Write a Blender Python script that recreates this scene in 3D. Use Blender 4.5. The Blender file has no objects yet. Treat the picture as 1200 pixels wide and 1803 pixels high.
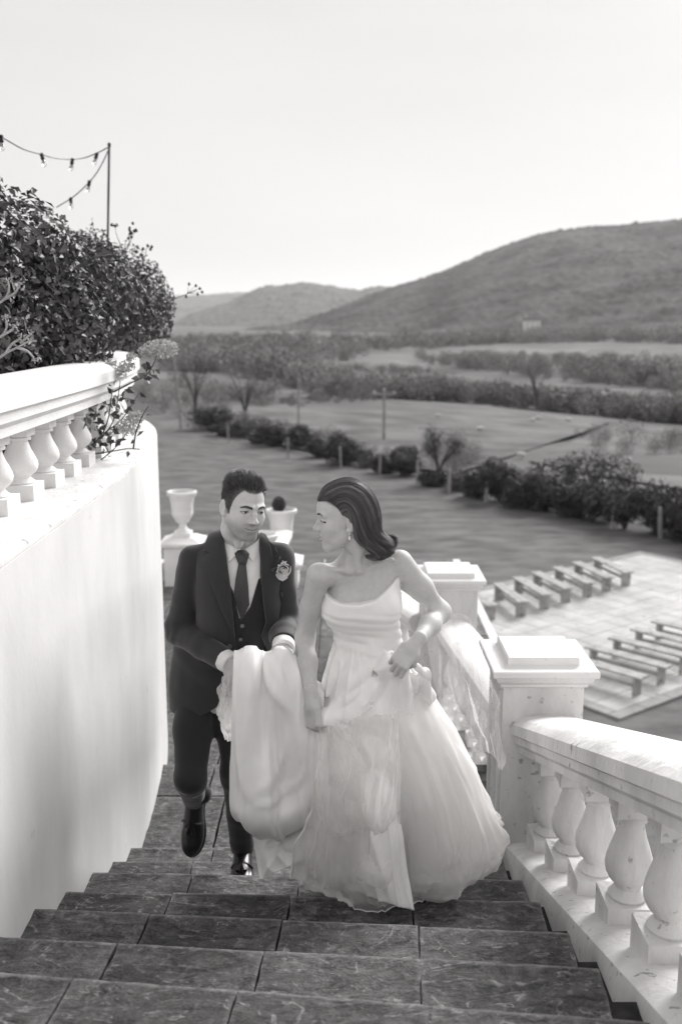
import bpy, bmesh, math, random
import numpy as np
from mathutils import Vector, Matrix, Euler

rng = np.random.default_rng(7)
random.seed(7)
SC = bpy.context.scene
COL = SC.collection

# ------------------------------------------------------------------ camera
F = 35 / 36 * 1803                     # focal length in photo pixels
PITCH = math.radians(10.9)
CZ = 2.51                              # eye height over the landing

cam = bpy.data.cameras.new('camera')
cam.lens = 35
cam.sensor_fit = 'VERTICAL'
cam.sensor_height = 36
cam.sensor_width = 24
cam.clip_start = 0.05
cam.clip_end = 30000
cam.dof.use_dof = True
cam.dof.focus_distance = 3.35
cam.dof.aperture_fstop = 2.6
camo = bpy.data.objects.new('camera', cam)
COL.objects.link(camo)
camo.location = (0, 0, CZ)
camo.rotation_euler = (math.pi / 2 - PITCH, 0, 0)
SC.camera = camo

# ------------------------------------------------------------------ light
SUN_AZ = math.radians(35)              # from +Y (view direction) towards +X
SUN_EL = math.radians(31)
world = bpy.data.worlds.new('World')
SC.world = world
world.use_nodes = True
wn = world.node_tree
wn.nodes.clear()
w_out = wn.nodes.new('ShaderNodeOutputWorld')
w_bg = wn.nodes.new('ShaderNodeBackground')
w_sky = wn.nodes.new('ShaderNodeTexSky')
w_sky.sky_type = 'NISHITA'
w_sky.sun_disc = False
w_sky.sun_elevation = SUN_EL
w_sky.sun_rotation = SUN_AZ
w_sky.altitude = 50
w_sky.air_density = 1.0
w_sky.dust_density = 3.0
w_sky.ozone_density = 1.0
w_bw = wn.nodes.new('ShaderNodeRGBToBW')          # black and white photograph
w_tc = wn.nodes.new('ShaderNodeTexCoord')
w_map = wn.nodes.new('ShaderNodeMapping')
w_map.inputs['Scale'].default_value = (1.0, 1.0, 4.0)
w_noise = wn.nodes.new('ShaderNodeTexNoise')      # thin high cloud veil
w_noise.inputs['Scale'].default_value = 1.6
w_noise.inputs['Detail'].default_value = 5
w_mr = wn.nodes.new('ShaderNodeMapRange')
w_mr.inputs['From Min'].default_value = 0.3
w_mr.inputs['From Max'].default_value = 0.7
w_mr.inputs['To Min'].default_value = 0.94
w_mr.inputs['To Max'].default_value = 1.06
w_veil = wn.nodes.new('ShaderNodeMix')            # even veil of cloud over the clear sky
w_veil.data_type = 'FLOAT'
w_veil.inputs['Factor'].default_value = 0.92
w_veil.inputs[3].default_value = 6.6
w_mul = wn.nodes.new('ShaderNodeMath')
w_mul.operation = 'MULTIPLY'
w_tint = wn.nodes.new('ShaderNodeMix')
w_tint.data_type = 'RGBA'
w_tint.blend_type = 'MULTIPLY'
w_tint.inputs['Factor'].default_value = 1.0
w_tint.inputs[7].default_value = (1.0, 0.986, 0.980, 1)
L = wn.links.new
L(w_sky.outputs[0], w_bw.inputs[0])
L(w_tc.outputs['Generated'], w_map.inputs[0])
L(w_map.outputs[0], w_noise.inputs['Vector'])
L(w_noise.outputs['Fac'], w_mr.inputs[0])
L(w_bw.outputs[0], w_veil.inputs[2])
L(w_veil.outputs[0], w_mul.inputs[0])
L(w_mr.outputs[0], w_mul.inputs[1])
L(w_mul.outputs[0], w_tint.inputs[6])
L(w_tint.outputs[2], w_bg.inputs['Color'])
w_bg.inputs['Strength'].default_value = 0.065
L(w_bg.outputs[0], w_out.inputs[0])

sun = bpy.data.lights.new('sun', 'SUN')
sun.energy = 2.9
sun.angle = math.radians(32)
sun.color = (1.0, 0.99, 0.98)
suno = bpy.data.objects.new('sun', sun)
COL.objects.link(suno)
sd = Vector((math.cos(SUN_EL) * math.sin(SUN_AZ), math.cos(SUN_EL) * math.cos(SUN_AZ), math.sin(SUN_EL)))
suno.rotation_euler = sd.to_track_quat('Z', 'Y').to_euler()
suno.location = sd * 40

SC.view_settings.view_transform = 'Standard'
SC.view_settings.look = 'None'
SC.view_settings.exposure = 0.88
SC.view_settings.gamma = 1
SC.view_settings.use_curve_mapping = False
SC.cycles.volume_bounces = 1
SC.cycles.transparent_max_bounces = 24
SC.cycles.max_bounces = 8
SC.cycles.use_denoising = True

# ------------------------------------------------------------------ pixel <-> place
_c, _s = math.cos(PITCH), math.sin(PITCH)
def ray(px, py):
    a = (px - 600) / F
    b = -(py - 901.5) / F
    return np.array([a, _c + b * _s, -_s + b * _c])
def P(px, py, Y):
    r = ray(px, py)
    return np.array([0, 0, CZ]) + r * (Y / r[1])
def PZ(px, py, z):
    r = ray(px, py)
    return np.array([0, 0, CZ]) + r * ((z - CZ) / r[2])

# ------------------------------------------------------------------ object helpers
def link(o, parent=None):
    COL.objects.link(o)
    if parent is not None:
        o.parent = parent
    return o
def tag(o, label=None, cat=None, group=None, kind=None):
    if label: o['label'] = label
    if cat: o['category'] = cat
    if group: o['group'] = group
    if kind: o['kind'] = kind
    return o
def empty(name, loc=(0, 0, 0)):
    o = bpy.data.objects.new(name, None)
    o.location = loc
    o.empty_display_size = 0.1
    return link(o)
def np_mesh(name, V, Fs, smooth=False):
    """V (n,3); Fs: list/array of faces (same arity array or ragged list)."""
    me = bpy.data.meshes.new(name)
    V = np.asarray(V, dtype=np.float32)
    if isinstance(Fs, np.ndarray):
        n, k = Fs.shape
        me.vertices.add(len(V)); me.vertices.foreach_set('co', V.ravel())
        me.loops.add(n * k); me.loops.foreach_set('vertex_index', Fs.astype(np.int32).ravel())
        me.polygons.add(n)
        me.polygons.foreach_set('loop_start', np.arange(0, n * k, k, dtype=np.int32))
        me.update(calc_edges=True)
    else:
        me.from_pydata(V.tolist(), [], [list(map(int, f)) for f in Fs])
        me.update()
    if smooth:
        me.polygons.foreach_set('use_smooth', np.ones(len(me.polygons), dtype=bool))
    return me
def obj(name, me, mat=None, parent=None, loc=None):
    o = bpy.data.objects.new(name, me)
    if mat is not None:
        if len(me.materials) == 0:
            me.materials.append(mat)
    link(o, parent)
    if loc is not None: o.location = loc
    return o

class MB:
    """collects vertices and faces of ONE mesh"""
    def __init__(self): self.v = []; self.f = []
    def add(self, V, Fs):
        b = len(self.v)
        self.v.extend([tuple(map(float, p)) for p in V])
        self.f.extend([[b + i for i in f] for f in Fs])
    def box(self, x0, x1, y0, y1, z0, z1, b=0.0):
        if b <= 0:
            V = [(x, y, z) for z in (z0, z1) for y in (y0, y1) for x in (x0, x1)]
            self.add(V, [(0, 2, 3, 1), (4, 5, 7, 6), (0, 1, 5, 4), (1, 3, 7, 5), (3, 2, 6, 7), (2, 0, 4, 6)])
            return
        rings = [(z0, b), (z0 + b, 0), (z1 - b, 0), (z1, b)]
        V = []
        for z, i in rings:
            V += [(x0 + i, y0 + i, z), (x1 - i, y0 + i, z), (x1 - i, y1 - i, z), (x0 + i, y1 - i, z)]
        Fs = [(3, 2, 1, 0), (12, 13, 14, 15)]
        for r in range(3):
            for k in range(4):
                a, c = r * 4 + k, r * 4 + (k + 1) % 4
                Fs.append((a, c, c + 4, a + 4))
        self.add(V, Fs)
    def lathe(self, prof, n=20, cx=0, cy=0, cap=True):
        V = []
        for r, z in prof:
            for k in range(n):
                a = 2 * math.pi * k / n
                V.append((cx + r * math.cos(a), cy + r * math.sin(a), z))
        Fs = []
        for i in range(len(prof) - 1):
            for k in range(n):
                a, c = i * n + k, i * n + (k + 1) % n
                Fs.append((a, c, c + n, a + n))
        if cap:
            Fs.append(tuple(range(n - 1, -1, -1)))
            Fs.append(tuple((len(prof) - 1) * n + k for k in range(n)))
        self.add(V, Fs)
    def sqlathe(self, prof):
        """square cross-section stack: prof (half width, z)"""
        V = []
        for r, z in prof:
            V += [(-r, -r, z), (r, -r, z), (r, r, z), (-r, r, z)]
        Fs = [(3, 2, 1, 0), tuple((len(prof) - 1) * 4 + k for k in range(4))]
        for i in range(len(prof) - 1):
            for k in range(4):
                a, c = i * 4 + k, i * 4 + (k + 1) % 4
                Fs.append((a, c, c + 4, a + 4))
        self.add(V, Fs)
    def tube(self, pts, rad, n=6, cap=True):
        pts = np.asarray(pts, float)
        m = len(pts)
        rad = np.broadcast_to(np.asarray(rad, float), (m,))
        tan = np.gradient(pts, axis=0)
        tan /= np.linalg.norm(tan, axis=1)[:, None] + 1e-12
        up = np.array([0, 0, 1.0]) if abs(tan[0][2]) < 0.9 else np.array([1.0, 0, 0])
        V = []
        s = np.cross(up, tan[0]); s /= np.linalg.norm(s)
        for i in range(m):
            s = s - tan[i] * np.dot(s, tan[i]); s /= np.linalg.norm(s) + 1e-12
            t = np.cross(tan[i], s)
            for k in range(n):
                a = 2 * math.pi * k / n
                V.append(pts[i] + rad[i] * (math.cos(a) * s + math.sin(a) * t))
        Fs = []
        for i in range(m - 1):
            for k in range(n):
                a, c = i * n + k, i * n + (k + 1) % n
                Fs.append((a, c, c + n, a + n))
        if cap:
            Fs.append(tuple(range(n - 1, -1, -1)))
            Fs.append(tuple((m - 1) * n + k for k in range(n)))
        self.add(V, Fs)
    def sweep(self, path, prof, closed_prof=True, side=None, cap=True):
        """prof: list (offset sideways, dz); path: list of 3D points; side: unit sideways vectors (horizontal)"""
        path = np.asarray(path, float)
        if side is None:
            t = np.gradient(path, axis=0); t[:, 2] = 0
            t /= np.linalg.norm(t, axis=1)[:, None]
            side = np.stack([-t[:, 1], t[:, 0], 0 * t[:, 0]], 1)
        n = len(prof)
        V = []
        for p, s in zip(path, side):
            for o, dz in prof:
                V.append(p + s * o + np.array([0, 0, dz]))
        Fs = []
        kk = n if closed_prof else n - 1
        for i in range(len(path) - 1):
            for k in range(kk):
                a, c = i * n + k, i * n + (k + 1) % n
                Fs.append((a, c, c + n, a + n))
        if cap and closed_prof:
            Fs.append(tuple(range(n - 1, -1, -1)))
            Fs.append(tuple((len(path) - 1) * n + k for k in range(n)))
        self.add(V, Fs)
    def mesh(self, name, smooth=False):
        me = bpy.data.meshes.new(name)
        me.from_pydata(self.v, [], self.f)
        me.update()
        bm = bmesh.new(); bm.from_mesh(me)
        bmesh.ops.recalc_face_normals(bm, faces=bm.faces)
        bm.to_mesh(me); bm.free()
        if smooth:
            me.polygons.foreach_set('use_smooth', np.ones(len(me.polygons), dtype=bool))
            try: me.set_sharp_from_angle(angle=math.radians(40))
            except Exception: pass
        return me
    def build(self, name, mat, parent=None, smooth=False, loc=None):
        return obj(name, self.mesh(name, smooth), mat, parent, loc)

def catmull(pts, n):
    """resample a polyline through a Catmull-Rom spline to n points (uniform in parameter)"""
    p = np.asarray(pts, float)
    m = len(p)
    q = np.vstack([2 * p[0] - p[1], p, 2 * p[-1] - p[-2]])
    t = np.linspace(0, m - 1 - 1e-9, n)
    i = t.astype(int); f = (t - i)[:, None]
    p0, p1, p2, p3 = q[i], q[i + 1], q[i + 2], q[i + 3]
    return 0.5 * ((2 * p1) + (-p0 + p2) * f + (2 * p0 - 5 * p1 + 4 * p2 - p3) * f ** 2 + (-p0 + 3 * p1 - 3 * p2 + p3) * f ** 3)

# value noise for shapes
_perm = (rng.random((64 * 64 * 64)) * 2 - 1).astype(np.float32)
def vnoise(p, scale=1.0):
    q = np.asarray(p, np.float32) * np.float32(scale)
    fl = np.floor(q)
    f = q - fl
    i = fl.astype(np.int32) & 63
    f = f * f * (3 - 2 * f)
    j = (i + 1) & 63
    x0, x1 = i[..., 0] << 12, j[..., 0] << 12
    y0, y1 = i[..., 1] << 6, j[..., 1] << 6
    z0, z1 = i[..., 2], j[..., 2]
    fx, fy, fz = f[..., 0], f[..., 1], f[..., 2]
    def mixz(b):
        u = _perm.take(b + z0)
        return u + (_perm.take(b + z1) - u) * fz
    a = mixz(x0 + y0); b = mixz(x0 + y1); c = mixz(x1 + y0); d = mixz(x1 + y1)
    a += (b - a) * fy
    c += (d - c) * fy
    return a + (c - a) * fx
def fbm(p, scale, octs=4):
    s = 0; a = 1
    for k in range(octs):
        s = s + a * vnoise(np.asarray(p) + 13.7 * k, scale * 2 ** k); a *= 0.5
    return s

# ------------------------------------------------------------------ materials
WARM = (1.0, 0.990, 0.984)
def grey(v): return (v * WARM[0], v * WARM[1], v * WARM[2], 1)
def mat(name, lo, hi, rough=0.6, scale=6, detail=6, bump=0.0, bscale=None, spec=0.5, island=0.0, stretch=None,
        speck=None, sheen=0.0, trans=0.0, contrast=(0.35, 0.65), subsurf=0.0):
    m = bpy.data.materials.new(name); m.use_nodes = True
    nt = m.node_tree; N = nt.nodes; Lk = nt.links.new
    bs = N['Principled BSDF']
    geo = N.new('ShaderNodeNewGeometry')
    vec = geo.outputs['Position']
    if stretch:
        mp = N.new('ShaderNodeMapping'); mp.inputs['Scale'].default_value = stretch
        Lk(vec, mp.inputs[0]); vec = mp.outputs[0]
    no = N.new('ShaderNodeTexNoise'); no.inputs['Scale'].default_value = scale; no.inputs['Detail'].default_value = detail
    no.inputs['Roughness'].default_value = 0.6
    Lk(vec, no.inputs['Vector'])
    mr = N.new('ShaderNodeMapRange'); mr.inputs['From Min'].default_value = contrast[0]; mr.inputs['From Max'].default_value = contrast[1]
    mr.inputs['To Min'].default_value = lo; mr.inputs['To Max'].default_value = hi
    Lk(no.outputs['Fac'], mr.inputs[0])
    val = mr.outputs[0]
    if speck:      # (scale, threshold, value): dark or light spots
        n2 = N.new('ShaderNodeTexNoise'); n2.inputs['Scale'].default_value = speck[0]; n2.inputs['Detail'].default_value = 4
        Lk(geo.outputs['Position'], n2.inputs['Vector'])
        m2 = N.new('ShaderNodeMapRange'); m2.inputs['From Min'].default_value = speck[1]; m2.inputs['From Max'].default_value = speck[1] + 0.06
        Lk(n2.outputs['Fac'], m2.inputs[0])
        mx = N.new('ShaderNodeMix'); mx.data_type = 'FLOAT'
        Lk(m2.outputs[0], mx.inputs[0]); Lk(val, mx.inputs[2]); mx.inputs[3].default_value = speck[2]
        val = mx.outputs[0]
    if island > 0:
        m3 = N.new('ShaderNodeMapRange'); m3.inputs['To Min'].default_value = 1 - island; m3.inputs['To Max'].default_value = 1 + island
        Lk(geo.outputs['Random Per Island'], m3.inputs[0])
        mu = N.new('ShaderNodeMath'); mu.operation = 'MULTIPLY'
        Lk(val, mu.inputs[0]); Lk(m3.outputs[0], mu.inputs[1]); val = mu.outputs[0]
    cb = N.new('ShaderNodeCombineColor')
    for k in range(3):
        mm = N.new('ShaderNodeMath'); mm.operation = 'MULTIPLY'; mm.inputs[1].default_value = WARM[k]
        Lk(val, mm.inputs[0]); Lk(mm.outputs[0], cb.inputs[k])
    Lk(cb.outputs[0], bs.inputs['Base Color'])
    bs.inputs['Roughness'].default_value = rough
    bs.inputs['Specular IOR Level'].default_value = spec
    if sheen: bs.inputs['Sheen Weight'].default_value = sheen
    if subsurf:
        bs.inputs['Subsurface Weight'].default_value = subsurf
        bs.inputs['Subsurface Radius'].default_value = (0.02, 0.018, 0.017)
        bs.inputs['Subsurface Scale'].default_value = 0.4
    if bump > 0:
        nb = N.new('ShaderNodeTexNoise'); nb.inputs['Scale'].default_value = bscale or scale * 4; nb.inputs['Detail'].default_value = 5
        Lk(vec, nb.inputs['Vector'])
        bp = N.new('ShaderNodeBump'); bp.inputs['Strength'].default_value = min(1, bump); bp.inputs['Distance'].default_value = 0.01 * bump
        Lk(nb.outputs['Fac'], bp.inputs['Height']); Lk(bp.outputs[0], bs.inputs['Normal'])
    if trans > 0:   # thin leaf: some light passes through
        out = N['Material Output']
        tr = N.new('ShaderNodeBsdfTranslucent'); Lk(cb.outputs[0], tr.inputs['Color'])
        mxs = N.new('ShaderNodeMixShader'); mxs.inputs[0].default_value = trans
        Lk(bs.outputs[0], mxs.inputs[1]); Lk(tr.outputs[0], mxs.inputs[2]); Lk(mxs.outputs[0], out.inputs[0])
    return m

M = {}
M['white'] = mat('white_masonry_paint', 0.70, 0.80, 0.7, scale=3, bump=0.5, bscale=60, speck=(14, 0.70, 0.55), spec=0.3)
M['whitedirty'] = mat('weathered_white_paint', 0.56, 0.78, 0.75, scale=4, detail=9, bump=0.7, bscale=45, speck=(24, 0.64, 0.36), spec=0.3, stretch=(1, 1, .4))
M['wall'] = mat('white_render', 0.60, 0.76, 0.8, scale=1.6, bump=0.3, bscale=70, speck=(7, 0.69, 0.58), spec=0.25, stretch=(1, 1, 0.45))
M['lawn'] = mat('lawn_grass', 0.075, 0.165, 0.9, scale=1.3, detail=10, bump=1.0, bscale=12, spec=0.2, stretch=(0.5, 1.0, 1))
M['field'] = mat('valley_grass', 0.09, 0.17, 0.95, scale=0.05, detail=9, spec=0.1)
M['soil'] = mat('soil', 0.04, 0.08, 0.95, scale=8, bump=1, spec=0.2)
M['leafbig'] = mat('shrub_leaf', 0.06, 0.13, 0.48, scale=9, island=0.7, spec=0.4, trans=0.12)
M['leaffar'] = mat('dark_shrub_leaf', 0.05, 0.09, 0.4, scale=6, island=0.5, spec=0.5, trans=0.12)
M['hedge'] = mat('hedge_leaf', 0.035, 0.085, 0.5, scale=0.7, island=0.6, spec=0.4)
M['hedgelight'] = mat('pale_hedge_leaf', 0.09, 0.19, 0.5, scale=0.9, island=0.5, spec=0.4)
M['twig'] = mat('bare_twig', 0.20, 0.34, 0.9, scale=0.2, island=0.45, spec=0.1)
M['bark'] = mat('bark', 0.06, 0.12, 0.9, scale=10, bump=0.6, spec=0.2)
M['wood'] = mat('weathered_bench_wood', 0.30, 0.44, 0.75, scale=4, bump=0.4, bscale=30, stretch=(1, 1, 1), spec=0.25, speck=(6, .62, .15))
M['pole'] = mat('pole_wood', 0.25, 0.38, 0.8, scale=3, spec=0.2)
M['metal'] = mat('dark_metal', 0.06, 0.1, 0.5, scale=20, spec=0.5)
M['black'] = mat('black_plastic', 0.012, 0.02, 0.5, scale=20, spec=0.4)
M['patio'] = mat('patio_stone', 0.40, 0.56, 0.85, scale=1.1, bump=0.3, spec=0.25, speck=(5, 0.64, 0.30))
M['patiorim'] = mat('patio_edging_stone', 0.24, 0.34, 0.85, scale=2, bump=0.3, spec=0.25)
M['joint'] = mat('mortar_joint', 0.03, 0.05, 0.95, scale=20, spec=0.1)
M['roofslate'] = mat('roof_slate', 0.08, 0.12, 0.7, scale=2, spec=0.3)
M['wool'] = mat('sheep_wool', 0.55, 0.7, 0.95, scale=20, spec=0.1)

def slate_material():
    m = bpy.data.materials.new('riven_slate'); m.use_nodes = True
    nt = m.node_tree; N = nt.nodes; Lk = nt.links.new
    bs = N['Principled BSDF']
    geo = N.new('ShaderNodeNewGeometry'); oi = N.new('ShaderNodeObjectInfo')
    ad = N.new('ShaderNodeVectorMath'); ad.operation = 'ADD'
    sc = N.new('ShaderNodeVectorMath'); sc.operation = 'SCALE'; sc.inputs[3].default_value = 37.0
    cb0 = N.new('ShaderNodeCombineXYZ')
    for k in range(3): Lk(oi.outputs['Random'], cb0.inputs[k])
    Lk(cb0.outputs[0], sc.inputs[0]); Lk(geo.outputs['Position'], ad.inputs[0]); Lk(sc.outputs[0], ad.inputs[1])
    def noise(scale, detail, rough=.6, stretch=None, rot=0, dist=0):
        src = ad.outputs[0]
        if stretch:
            mp = N.new('ShaderNodeMapping'); mp.inputs['Scale'].default_value = stretch; mp.inputs['Rotation'].default_value = (0, 0, rot); Lk(src, mp.inputs[0]); src = mp.outputs[0]
        n = N.new('ShaderNodeTexNoise'); n.inputs['Scale'].default_value = scale; n.inputs['Detail'].default_value = detail; n.inputs['Roughness'].default_value = rough; n.inputs['Distortion'].default_value = dist
        Lk(src, n.inputs['Vector']); return n.outputs['Fac']
    def mr(x, f0, f1, t0, t1):
        q = N.new('ShaderNodeMapRange'); q.inputs[1].default_value = f0; q.inputs[2].default_value = f1; q.inputs[3].default_value = t0; q.inputs[4].default_value = t1
        Lk(x, q.inputs[0]); return q.outputs[0]
    def op(o, a, b):
        q = N.new('ShaderNodeMath'); q.operation = o
        for i, v in enumerate((a, b)):
            if isinstance(v, (int, float)): q.inputs[i].default_value = v
            else: Lk(v, q.inputs[i])
        return q.outputs[0]
    cloud = noise(3.0, 3)
    streak = noise(11, 8, .72, (1.0, 2.2, 1.0), .62, .9)
    fine = noise(120, 4, .75)
    mid = noise(34, 6, .7)
    plate = noise(2.6, 4, .55, (1.0, 2.4, 1.0), .5, .8)
    pl = op('MULTIPLY', plate, 8.0)
    flo = op('FLOOR', pl, 0); fra = op('FRACT', pl, 0)
    # relief: plates, streaks and grain
    h = op('ADD', op('MULTIPLY', flo, .8), op('ADD', op('MULTIPLY', streak, 1.2), op('MULTIPLY', mid, .5)))
    bp = N.new('ShaderNodeBump'); bp.inputs['Strength'].default_value = 1.0; bp.inputs['Distance'].default_value = .013
    Lk(h, bp.inputs['Height']); Lk(bp.outputs[0], bs.inputs['Normal'])
    # reflectance: dark slate, pale riven streaks, lichen grain, slab to slab differences
    v = op('ADD', mr(streak, .38, .66, .020, .105), mr(fine, .40, .68, -.012, .040))
    v = op('ADD', v, mr(mid, .52, .70, 0, .085))
    v = op('MULTIPLY', v, mr(cloud, .3, .7, .75, 1.5))
    v = op('MULTIPLY', v, mr(oi.outputs['Random'], 0, 1, .75, 1.25))
    rim = op('MULTIPLY', mr(fra, .13, 0, 0, .9), mr(mid, .42, .6, 0, 1))
    mx = N.new('ShaderNodeMix'); mx.data_type = 'FLOAT'; Lk(rim, mx.inputs[0]); Lk(v, mx.inputs[2]); mx.inputs[3].default_value = .36
    at = N.new('ShaderNodeAttribute'); at.attribute_name = 'edge_highlight'  # painted highlight on the slab edges, strongest at the nosing
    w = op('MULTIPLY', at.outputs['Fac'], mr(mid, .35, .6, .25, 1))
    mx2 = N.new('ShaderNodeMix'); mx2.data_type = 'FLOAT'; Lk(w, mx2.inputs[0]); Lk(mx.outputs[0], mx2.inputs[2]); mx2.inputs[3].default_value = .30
    cb = N.new('ShaderNodeCombineColor')
    for k in range(3): Lk(op('MULTIPLY', mx2.outputs[0], WARM[k]), cb.inputs[k])
    Lk(cb.outputs[0], bs.inputs['Base Color'])
    bs.inputs['Roughness'].default_value = .62
    bs.inputs['Specular IOR Level'].default_value = .35
    return m
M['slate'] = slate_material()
# ================================================================== GROUND, VALLEY, HILLS
LAWN = -5.30
def hedge_s(x, y): return (y + 1.6 * x - 53.4) / 1.887      # metres beyond the hedge line
def gz(x, y):
    s = hedge_s(np.asarray(x, float), np.asarray(y, float))
    t = np.clip((s - 1.5) / 120, 0, 1)
    return LAWN - 0.02 - 6.7 * t * t * (3 - 2 * t)
def PG(px, py):
    r = ray(px, py)
    z = LAWN
    for _ in range(40):
        p = np.array([0, 0, CZ]) + r * ((z - CZ) / r[2])
        zn = float(gz(p[0], p[1]))
        if abs(zn - z) < 1e-3: break
        z = z + .6 * (zn - z)
    return p

# ground sheet, one piece out to the horizon
gx = np.concatenate([-np.geomspace(9000, 120, 30), np.linspace(-110, 160, 91), np.geomspace(170, 9000, 30)])
gy = np.concatenate([[-400, -100, -20], np.linspace(0, 300, 101), np.geomspace(310, 14000, 45)])
GX, GY = np.meshgrid(gx, gy)
GZ = gz(GX, GY) + np.where(hedge_s(GX, GY) > 6, 0.25 * fbm(np.stack([GX, GY, 0 * GX], -1), 0.05, 3), 0)
def grid_faces(nr, nc, wrap=False):
    i = np.arange(nr - 1)[:, None]; j = np.arange(nc if wrap else nc - 1)[None, :]
    j2 = (j + 1) % nc
    return np.stack([i * nc + j, i * nc + j2, (i + 1) * nc + j2, (i + 1) * nc + j], -1).reshape(-1, 4)
obj('ground', np_mesh('ground', np.stack([GX, GY, GZ], -1).reshape(-1, 3), grid_faces(*GX.shape), True), M['field'])['kind'] = 'structure'

# mown lawn up to the hedge
tt = np.linspace(-95, 110, 120); ss = np.linspace(-75, 0.4, 60)
TT, SS = np.meshgrid(tt, ss)
dx, dy = 1 / 1.887, -1.6 / 1.887            # along the hedge, towards the camera's right
nx, ny = 1.6 / 1.887, 1 / 1.887
ox, oy = 53.4 * 1.6 / 3.56, 53.4 / 3.56
LX = ox + TT * dx + SS * nx; LY = oy + TT * dy + SS * ny
LZ = LAWN + 0.012 * fbm(np.stack([LX, LY, 0 * LX], -1), 0.4, 3) + 0.005
obj('lawn', np_mesh('lawn', np.stack([LX, LY, LZ], -1).reshape(-1, 3), grid_faces(*LX.shape), True), M['lawn'])['kind'] = 'structure'

# lighter meadows in the valley
M['meadow'] = mat('pale_meadow', 0.13, 0.22, 0.95, scale=0.08, detail=8, spec=0.1)
M['pasture'] = mat('grazed_pasture', 0.09, 0.19, 0.95, scale=0.25, detail=12, spec=0.1)
def field(name, pxs, m, dz):
    pts = [PG(*p) for p in pxs]
    c = np.mean(pts, 0)
    n = len(pts); V = []; R = 6
    for r in range(1, R + 1):
        for p in pts:
            q = c + (p - c) * r / R
            V.append((q[0], q[1], gz(q[0], q[1]) + dz))
    V.append((c[0], c[1], gz(c[0], c[1]) + dz))
    Fs = []
    for r in range(R - 1):
        for k in range(n):
            a, b = r * n + k, r * n + (k + 1) % n
            Fs.append([a, b, b + n, a + n])
    for k in range(n): Fs.append([R * n, (k + 1) % n, k])
    o = obj(name, np_mesh(name, V, Fs), m); o['kind'] = 'structure'
field('pasture', [(330, 726), (380, 708), (480, 716), (560, 706), (700, 706), (860, 716), (1010, 736), (1080, 744), (1000, 772), (900, 806), (800, 838), (690, 822), (560, 800), (430, 772)], M['pasture'], 0.14)
field('pasture', [(1100, 752), (1230, 760), (1260, 800), (1230, 870), (1040, 840), (930, 815), (1010, 778)], M['pasture'], 0.14)
field('meadow', [(575, 634), (640, 626), (770, 620), (830, 632), (840, 646), (700, 652), (590, 646)], M['meadow'], 0.14)
field('meadow', [(770, 620), (880, 613), (1040, 615), (1030, 622), (880, 628), (800, 630)], M['meadow'], 0.14)
field('meadow', [(980, 688), (1100, 686), (1260, 690), (1260, 700), (1120, 700), (1000, 696)], M['meadow'], 0.14)
field('meadow', [(400, 690), (500, 680), (600, 692), (560, 702), (420, 704)], M['pasture'], 0.14)

# hills: wooded slopes built as solid relief at their own distance
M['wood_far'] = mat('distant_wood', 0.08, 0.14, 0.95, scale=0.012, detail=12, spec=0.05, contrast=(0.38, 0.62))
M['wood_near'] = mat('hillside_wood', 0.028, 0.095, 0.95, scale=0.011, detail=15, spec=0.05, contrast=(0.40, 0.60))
def hill(name, sil, Yfoot, Yridge, m, step=3.0, rows=130, amp=4.5, nsc=0.085, big=0.05):
    sil = np.array(sil, float)
    pxs = np.arange(sil[0, 0], sil[-1, 0] + 1, step)
    pys = np.interp(pxs, sil[:, 0], sil[:, 1])
    k = np.ones(9) / 9
    pys = np.convolve(np.pad(pys, 4, mode='edge'), k, 'valid')
    yf = np.interp(pxs, [p[0] for p in Yfoot], [p[1] for p in Yfoot])
    yr = np.interp(pxs, [p[0] for p in Yridge], [p[1] for p in Yridge])
    u = np.concatenate([np.linspace(0, 1, rows), np.linspace(1.02, 1.8, 14)])
    V = np.zeros((len(u), len(pxs), 3))
    for j, (a, b) in enumerate(zip(pxs, pys)):
        top = P(a, b, yr[j])
        r = ray(a, b)
        Y = yf[j] + (yr[j] - yf[j]) * u
        X = r[0] / r[1] * Y
        H = top[2] + 12.5
        uu = np.clip(u, 0, 1)
        z = -12.5 + H * (0.85 * uu ** 1.25 + 0.15 * np.sin(uu * math.pi / 2))
        back = u > 1
        z[back] = -12.5 + H * (1 - 0.5 * (u[back] - 1) ** 1.2)
        V[:, j, 0] = X; V[:, j, 1] = Y; V[:, j, 2] = z
    fade = np.clip(u * 8, 0.15, 1)[:, None]
    H2 = (V[..., 2] + 12.5)
    V[..., 2] += fade * amp * (np.abs(fbm(V, nsc, 3)) - 0.45)
    mid = np.sin(np.clip(u, 0, 1) * math.pi)[:, None]
    V[..., 2] += mid * big * H2.max() * fbm(V * np.array([1, 1, 0]), 0.006, 3)
    o = obj(name, np_mesh(name, V.reshape(-1, 3), grid_faces(*V.shape[:2]), True), m)
    o['kind'] = 'structure'
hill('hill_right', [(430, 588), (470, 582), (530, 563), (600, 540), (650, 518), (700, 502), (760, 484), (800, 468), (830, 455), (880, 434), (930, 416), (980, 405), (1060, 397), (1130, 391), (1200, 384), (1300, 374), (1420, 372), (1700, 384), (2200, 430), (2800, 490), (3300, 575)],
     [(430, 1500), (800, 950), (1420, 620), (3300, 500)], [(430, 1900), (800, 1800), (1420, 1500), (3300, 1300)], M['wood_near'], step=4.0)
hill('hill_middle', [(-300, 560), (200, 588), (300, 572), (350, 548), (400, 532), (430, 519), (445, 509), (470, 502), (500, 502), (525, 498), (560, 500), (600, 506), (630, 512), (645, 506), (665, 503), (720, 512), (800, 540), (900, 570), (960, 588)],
     [(200, 2300), (960, 2300)], [(200, 3300), (960, 3300)], M['wood_far'], amp=9, nsc=0.05)
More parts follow.
